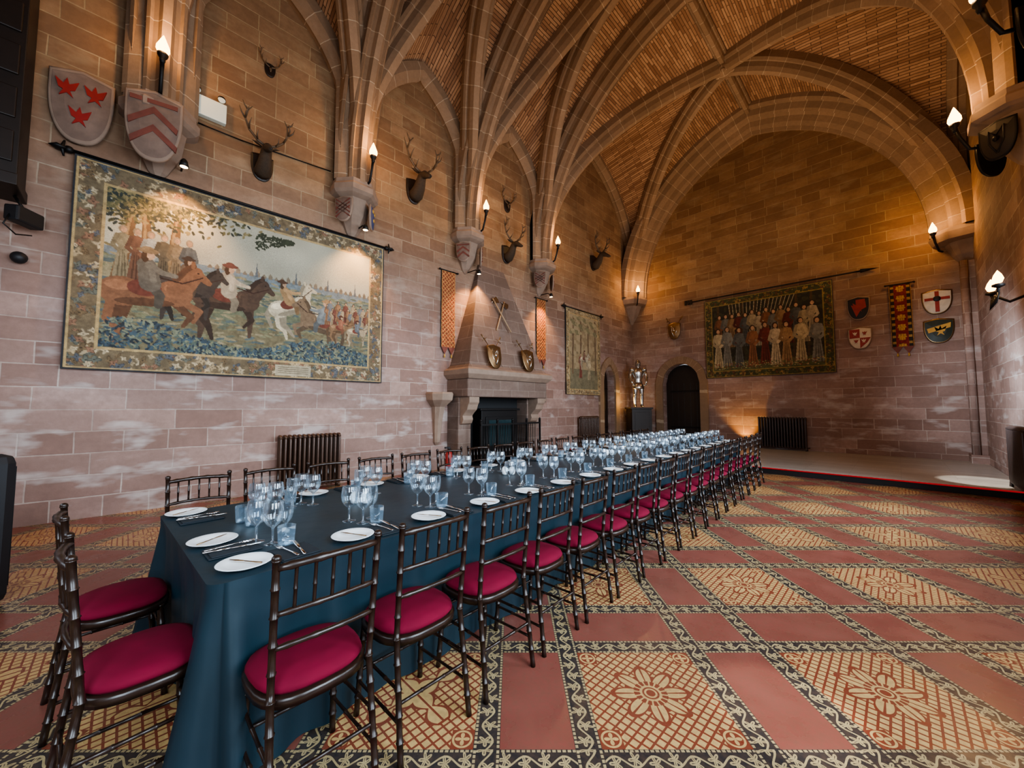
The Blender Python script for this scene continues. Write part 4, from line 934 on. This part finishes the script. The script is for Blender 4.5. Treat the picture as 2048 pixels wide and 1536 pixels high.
# ---------------------------------------------------------------- chairs
def knuckled(p0,p1,r,n,wire=None):
    pts=[];rad=[]; p0,p1=Vector(p0),Vector(p1)
    for i in range(n):
        for u,k in ((0.0,1.0),(.42,.93),(.92,.98),(.94,1.22),(.97,1.22)):
            pts.append(p0+(p1-p0)*((i+u)/n)); rad.append(r*k)
    pts.append(p1); rad.append(r); return pts,rad
YR=-.165; BT=-.205
def chair():
    root=empty('dining_chair',(0,0,0))
    for s in (-1,1):
        m=MB(); a,b1=knuckled((s*.175,-.225,0),(s*.165,YR,.46),.0132,5); c_,d_=knuckled((s*.165,YR,.46),(s*.172,BT,.915),.0125,5)
        m.sweep(a+c_[1:],b1+d_[1:],8); m.dome((s*.172,BT,.918),(.015,.015,.012)); m.obj('leg','wood',root)
        m=MB(); a,b1=knuckled((s*.170,.155,0),(s*.155,.125,.43),.0135,5); m.sweep(a,b1,8); m.obj('leg','wood',root)
    def se(z,w,d,cy,e=2.9,n=28,tap=.04):
        P=[]
        for i in range(n):
            t=2*math.pi*i/n; c_,s_=math.cos(t),math.sin(t)
            x=w*abs(c_)**(2/e)*(1 if c_>0 else -1); y=d*abs(s_)**(2/e)*(1 if s_>0 else -1)
            P.append((x*(1+tap*y/d),cy+y,z))
        return P
    m=MB(); m.loft([se(.415,.182,.165,-.005),se(.41,.192,.175,-.005),se(.44,.195,.178,-.005),se(.445,.187,.17,-.005)],0,True); m.obj('seat_frame','wood',root)
    m=MB(); m.loft([se(.445,.176,.160,-.003),se(.460,.187,.171,-.003),se(.476,.182,.166,-.003,2.7),se(.490,.15,.138,-.003,2.5),se(.498,.09,.085,-.003,2.2),se(.500,.03,.03,-.003,2)],0,True); m.obj('seat_cushion','velvet',root)
    m=MB()
    def back(z): return YR+(BT-YR)*(z-.46)/.455
    for z,r in ((.885,.012),(.735,.009),(.625,.009)):
        y=back(z); pts=[(x,y-.025*(1-(x/.17)**2),z+.008*(1-(x/.17)**2)) for x in np.linspace(-.17,.17,17)]
        m.sweep(pts,[r*(1.25 if i%4==2 else 1) for i in range(17)],8)
    for k in range(5):
        x=-.115+k*.0575; bow=.025*(1-(x/.17)**2)
        a,b1=knuckled((x,back(.735)-bow,.735),(x,back(.885)-bow,.89),.0062,2); m.sweep(a,b1,6)
    m.obj('backrest','wood',root)
    def strt(a,b_):
        m=MB(); m.sweep(*knuckled(a,b_,.0075,3),6); m.obj('stretcher','wood',root)
    for z in (.15,.27):
        for s in (-1,1):
            f=z/.45; strt((s*(.175-.010*f),-.225+.06*f,z),(s*(.170-.015*f),.155-.03*f,z))
    for z,y in ((.20,.141),(.32,.132)): strt((-.162,y,z),(.162,y,z))
    strt((-.17,-.196,.22),(.17,-.196,.22))
    return root
base=chair(); first=True
def putchair(loc,rz,g,lab):
    global first
    if first: base.location=loc; base.rotation_euler=(0,0,rz); o=base; first=False
    else: o=clone(base,loc,rz)
    tag(o,lab,'chair',g)
NR=18; SPC=.452
CH='dark bamboo-turned dining chair with crimson velvet seat drawn to table'
A0=.28; B0=.24
for i in range(NR):
    j=lambda a:(random.random()-.5)*a
    putchair(T(A0+i*SPC,.855+abs(j(.02))),ang+math.pi/2+j(.05),'banquet chairs along the table',CH)
    putchair(T(B0+i*SPC,-.855-abs(j(.02))),ang-math.pi/2+j(.05),'banquet chairs along the table',CH)
for sd,al in ((.40,-.135),(-.29,-.165)): putchair(T(al,sd),ang+.03,'banquet chairs along the table','dark bamboo-turned chair with crimson seat at the table end')
# ---------------------------------------------------------------- tableware
def one(name,mb,mats,lab,cat,grp):
    o=mb.obj(name,mats); tag(o,lab,cat,grp); return o
class Kit:
    def __init__(s,mk): s.mk=mk; s.base=None
    def put(s,loc,rz=0):
        if s.base is None: s.base=s.mk(); s.base.location=loc; s.base.rotation_euler=(0,0,rz); return s.base
        return clone(s.base,loc,rz)
def mk_plate():
    m=MB(); m.lathe([(.002,.004),(.052,.004),(.055,0),(.06,.003),(.068,.008),(.097,.017),(.10,.019),(.097,.020),(.068,.012),(.058,.009),(.002,.009)],32); return one('side_plate',m,'china','round white china side plate on the cloth','plate','side plates on the table')
def mk_goblet():
    m=MB(); m.lathe([(.036,0),(.036,.002),(.012,.006),(.005,.014),(.0048,.065),(.008,.076),(.028,.092),(.041,.115),(.045,.138),(.042,.17),(.038,.195)],18,cap=False); return one('wine_glass',m,'glass','clear stemmed wine glass with rounded bowl','glass','wine glasses on the table')
def mk_flute():
    m=MB(); m.lathe([(.032,0),(.032,.002),(.010,.006),(.0045,.014),(.0045,.06),(.009,.072),(.025,.092),(.032,.12),(.032,.155),(.029,.185)],18,cap=False); return one('wine_glass',m,'glass','clear narrow stemmed wine glass','glass','wine glasses on the table')
def mk_tumbler():
    m=MB(); m.lathe([(.001,.006),(.028,.006),(.032,0),(.035,.01),(.040,.09),(.038,.09),(.033,.012),(.001,.011)],8,smooth=False,cap=False); return one('tumbler',m,'glass','clear faceted water tumbler','glass','water tumblers on the table')
def mk_napkin():
    m=MB(); m.box((-.08,-.10,0),(.08,.10,.006)); m.box((-.078,-.09,.006),(.075,.05,.012)); o=m.obj('napkin','napkin',bevel=.003); tag(o,'folded dark napkin on the tablecloth','napkin','folded napkins on the table'); return o
def mk_fork():
    m=MB(); m.sweep([(0,-.10,.004),(0,-.05,.005),(0,.03,.006),(0,.045,.004)],[.007,.0045,.003,.010],6,flat=.35)
    for k in range(4): m.sweep([(-.009+k*.006,.042,.004),(-.009+k*.006,.07,.003),(-.009+k*.006,.095,.006)],[.0022,.002,.001],5)
    return one('fork',m,'silver','polished steel table fork','fork','forks on the table')
def mk_knife():
    m=MB(); m.sweep([(0,-.11,.005),(0,-.02,.005),(0,-.01,.004)],[.007,.0055,.004],6,flat=.5); m.sweep([(0,-.01,.004),(0,.05,.004),(0,.10,.004),(.003,.12,.004)],[.006,.010,.009,.002],6,flat=.15); return one('knife',m,'silver','polished steel table knife','knife','knives on the table')
def mk_butter():
    m=MB(); m.sweep([(0,-.08,.004),(0,0,.004)],[.005,.0035],6,flat=.5); m.sweep([(0,0,.004),(0,.04,.004),(0,.075,.004)],[.004,.008,.003],6,flat=.15); return one('butter_knife',m,'bronze','small butter knife resting on the side plate','knife','butter knives on the plates')
def mk_shaker():
    m=MB(); m.lathe([(.016,0),(.024,.006),(.031,.035),(.027,.062),(.013,.076),(.002,.078)],16); return one('salt_shaker',m,'china','small egg-shaped white china shaker','salt shaker','china shakers on the table')
kp,kg,kf,kt,kn,kfo,kk,kb,ks=[Kit(f) for f in (mk_plate,mk_goblet,mk_flute,mk_tumbler,mk_napkin,mk_fork,mk_knife,mk_butter,mk_shaker)]
Z=TZ+.0015
def setting(al,sd,inward,al_dir):
    def P(da,ds): return T(al+da*al_dir,sd+ds*inward,Z)
    rz=ang+(math.pi/2 if inward<0 else -math.pi/2)
    j=lambda a:(random.random()-.5)*a
    kp.put(P(-.14,.125)); b=kb.put(P(-.14,.125),rz+.5+j(.3)); b.location.z=Z+.016
    kn.put(P(.05,.13),rz+j(.1)); f=kfo.put(P(.02,.14),rz+.12+j(.1)); f.location.z=Z+.013; k_=kk.put(P(.07,.14),rz-.1+j(.1)); k_.location.z=Z+.013
    kg.put(P(.02+j(.01),.33+j(.01))); kf.put(P(.095+j(.01),.38+j(.01))); kt.put(P(.06+j(.01),.265+j(.008))); kg.put(P(-.02+j(.01),.42+j(.01)))
for i in range(NR):
    setting(A0+i*SPC,TH,-1,1)
    if i>0: setting(B0+i*SPC,-TH,1,-1)
for sd in (.30,-.42):
    rz=ang
    kp.put(T(.11,sd-.16,Z)); b=kb.put(T(.11,sd-.16,Z+.016),rz+.6); kn.put(T(.15,sd+.02,Z),rz); kfo.put(T(.15,sd-.01,Z+.013),rz+.1); kk.put(T(.15,sd+.04,Z+.013),rz-.1)
for al,sd in ((.38,-.10),(.46,-.16),(.38,-.22)): kg.put(T(al,sd,Z))
for al,sd in ((.30,-.16),(.32,-.05)): kt.put(T(al,sd,Z))
for al in (.92,2.40,4.4,6.4):
    ks.put(T(al,-.10,Z)); ks.put(T(al+.05,-.05,Z))
# ---------------------------------------------------------------- lights
COOL=(.74,.87,1.0)
for i,(a,b_) in enumerate(wins):
    light('AREA','window_light',(XR+.20,(a+b_)/2,(WZ0+WZ1)/2),[165,185,175,250][i],COOL,(2.9,b_-a),(0,math.radians(90-14),0),spread=math.radians(130))
light('AREA','daylight_behind',(-3.2,YF+.1,2.4),95,COOL,(5.0,2.6),(math.radians(76),0,0),spread=math.radians(130))
light('AREA','vault_fill',(XC,11.0,3.4),95,(1,.76,.52),(5.0,4.0),(math.pi,0,0),spread=math.radians(120))  # added fill panels aimed upward to brighten the vault, no fitting there
light('AREA','vault_fill',(XC,5.0,3.4),40,(1,.80,.58),(5.0,6.0),(math.pi,0,0),spread=math.radians(120))
light('SPOT','stage_uplight',(-3.45,13.7,.2),110,(1,.50,.10),.05,(math.radians(172),0,0),spot_size=math.radians(90),spot_blend=.6)
light('POINT','door_glow',(-6.9,12.75,1.6),16,(1,.6,.15),.1)
light('SPOT','sunlight_on_stage',(.75,8.2,3.9),1100,(1,.96,.88),.05,aim=(1.0,10.35,.13),spot_size=math.radians(15),spot_blend=.2)
light('SPOT','sunlight_on_floor',(1.2,1.9,3.6),600,(1,.96,.88),.05,aim=(-.42,2.22,0),spot_size=math.radians(9),spot_blend=.2)
light('SPOT','pier_fill',(XR-1.9,8.6,2.0),750,COOL,.4,aim=(XR,11.2,1.9),spot_size=math.radians(75),spot_blend=.9)  # added fill spot inside the room, standing in for daylight on the pier
w=bpy.data.worlds.new('World'); bpy.context.scene.world=w; w.use_nodes=True
w.node_tree.nodes['Background'].inputs[0].default_value=(.75,.85,1,1); w.node_tree.nodes['Background'].inputs[1].default_value=1.0
cam=bpy.data.cameras.new('Camera'); cam.sensor_width=36; cam.lens=769/2048*36; cam.clip_start=.02
co=bpy.data.objects.new('Camera',cam); COL.objects.link(co); co.location=(0,0,1.4); co.rotation_euler=(math.radians(93.4),0,math.radians(45))
bpy.context.scene.camera=co
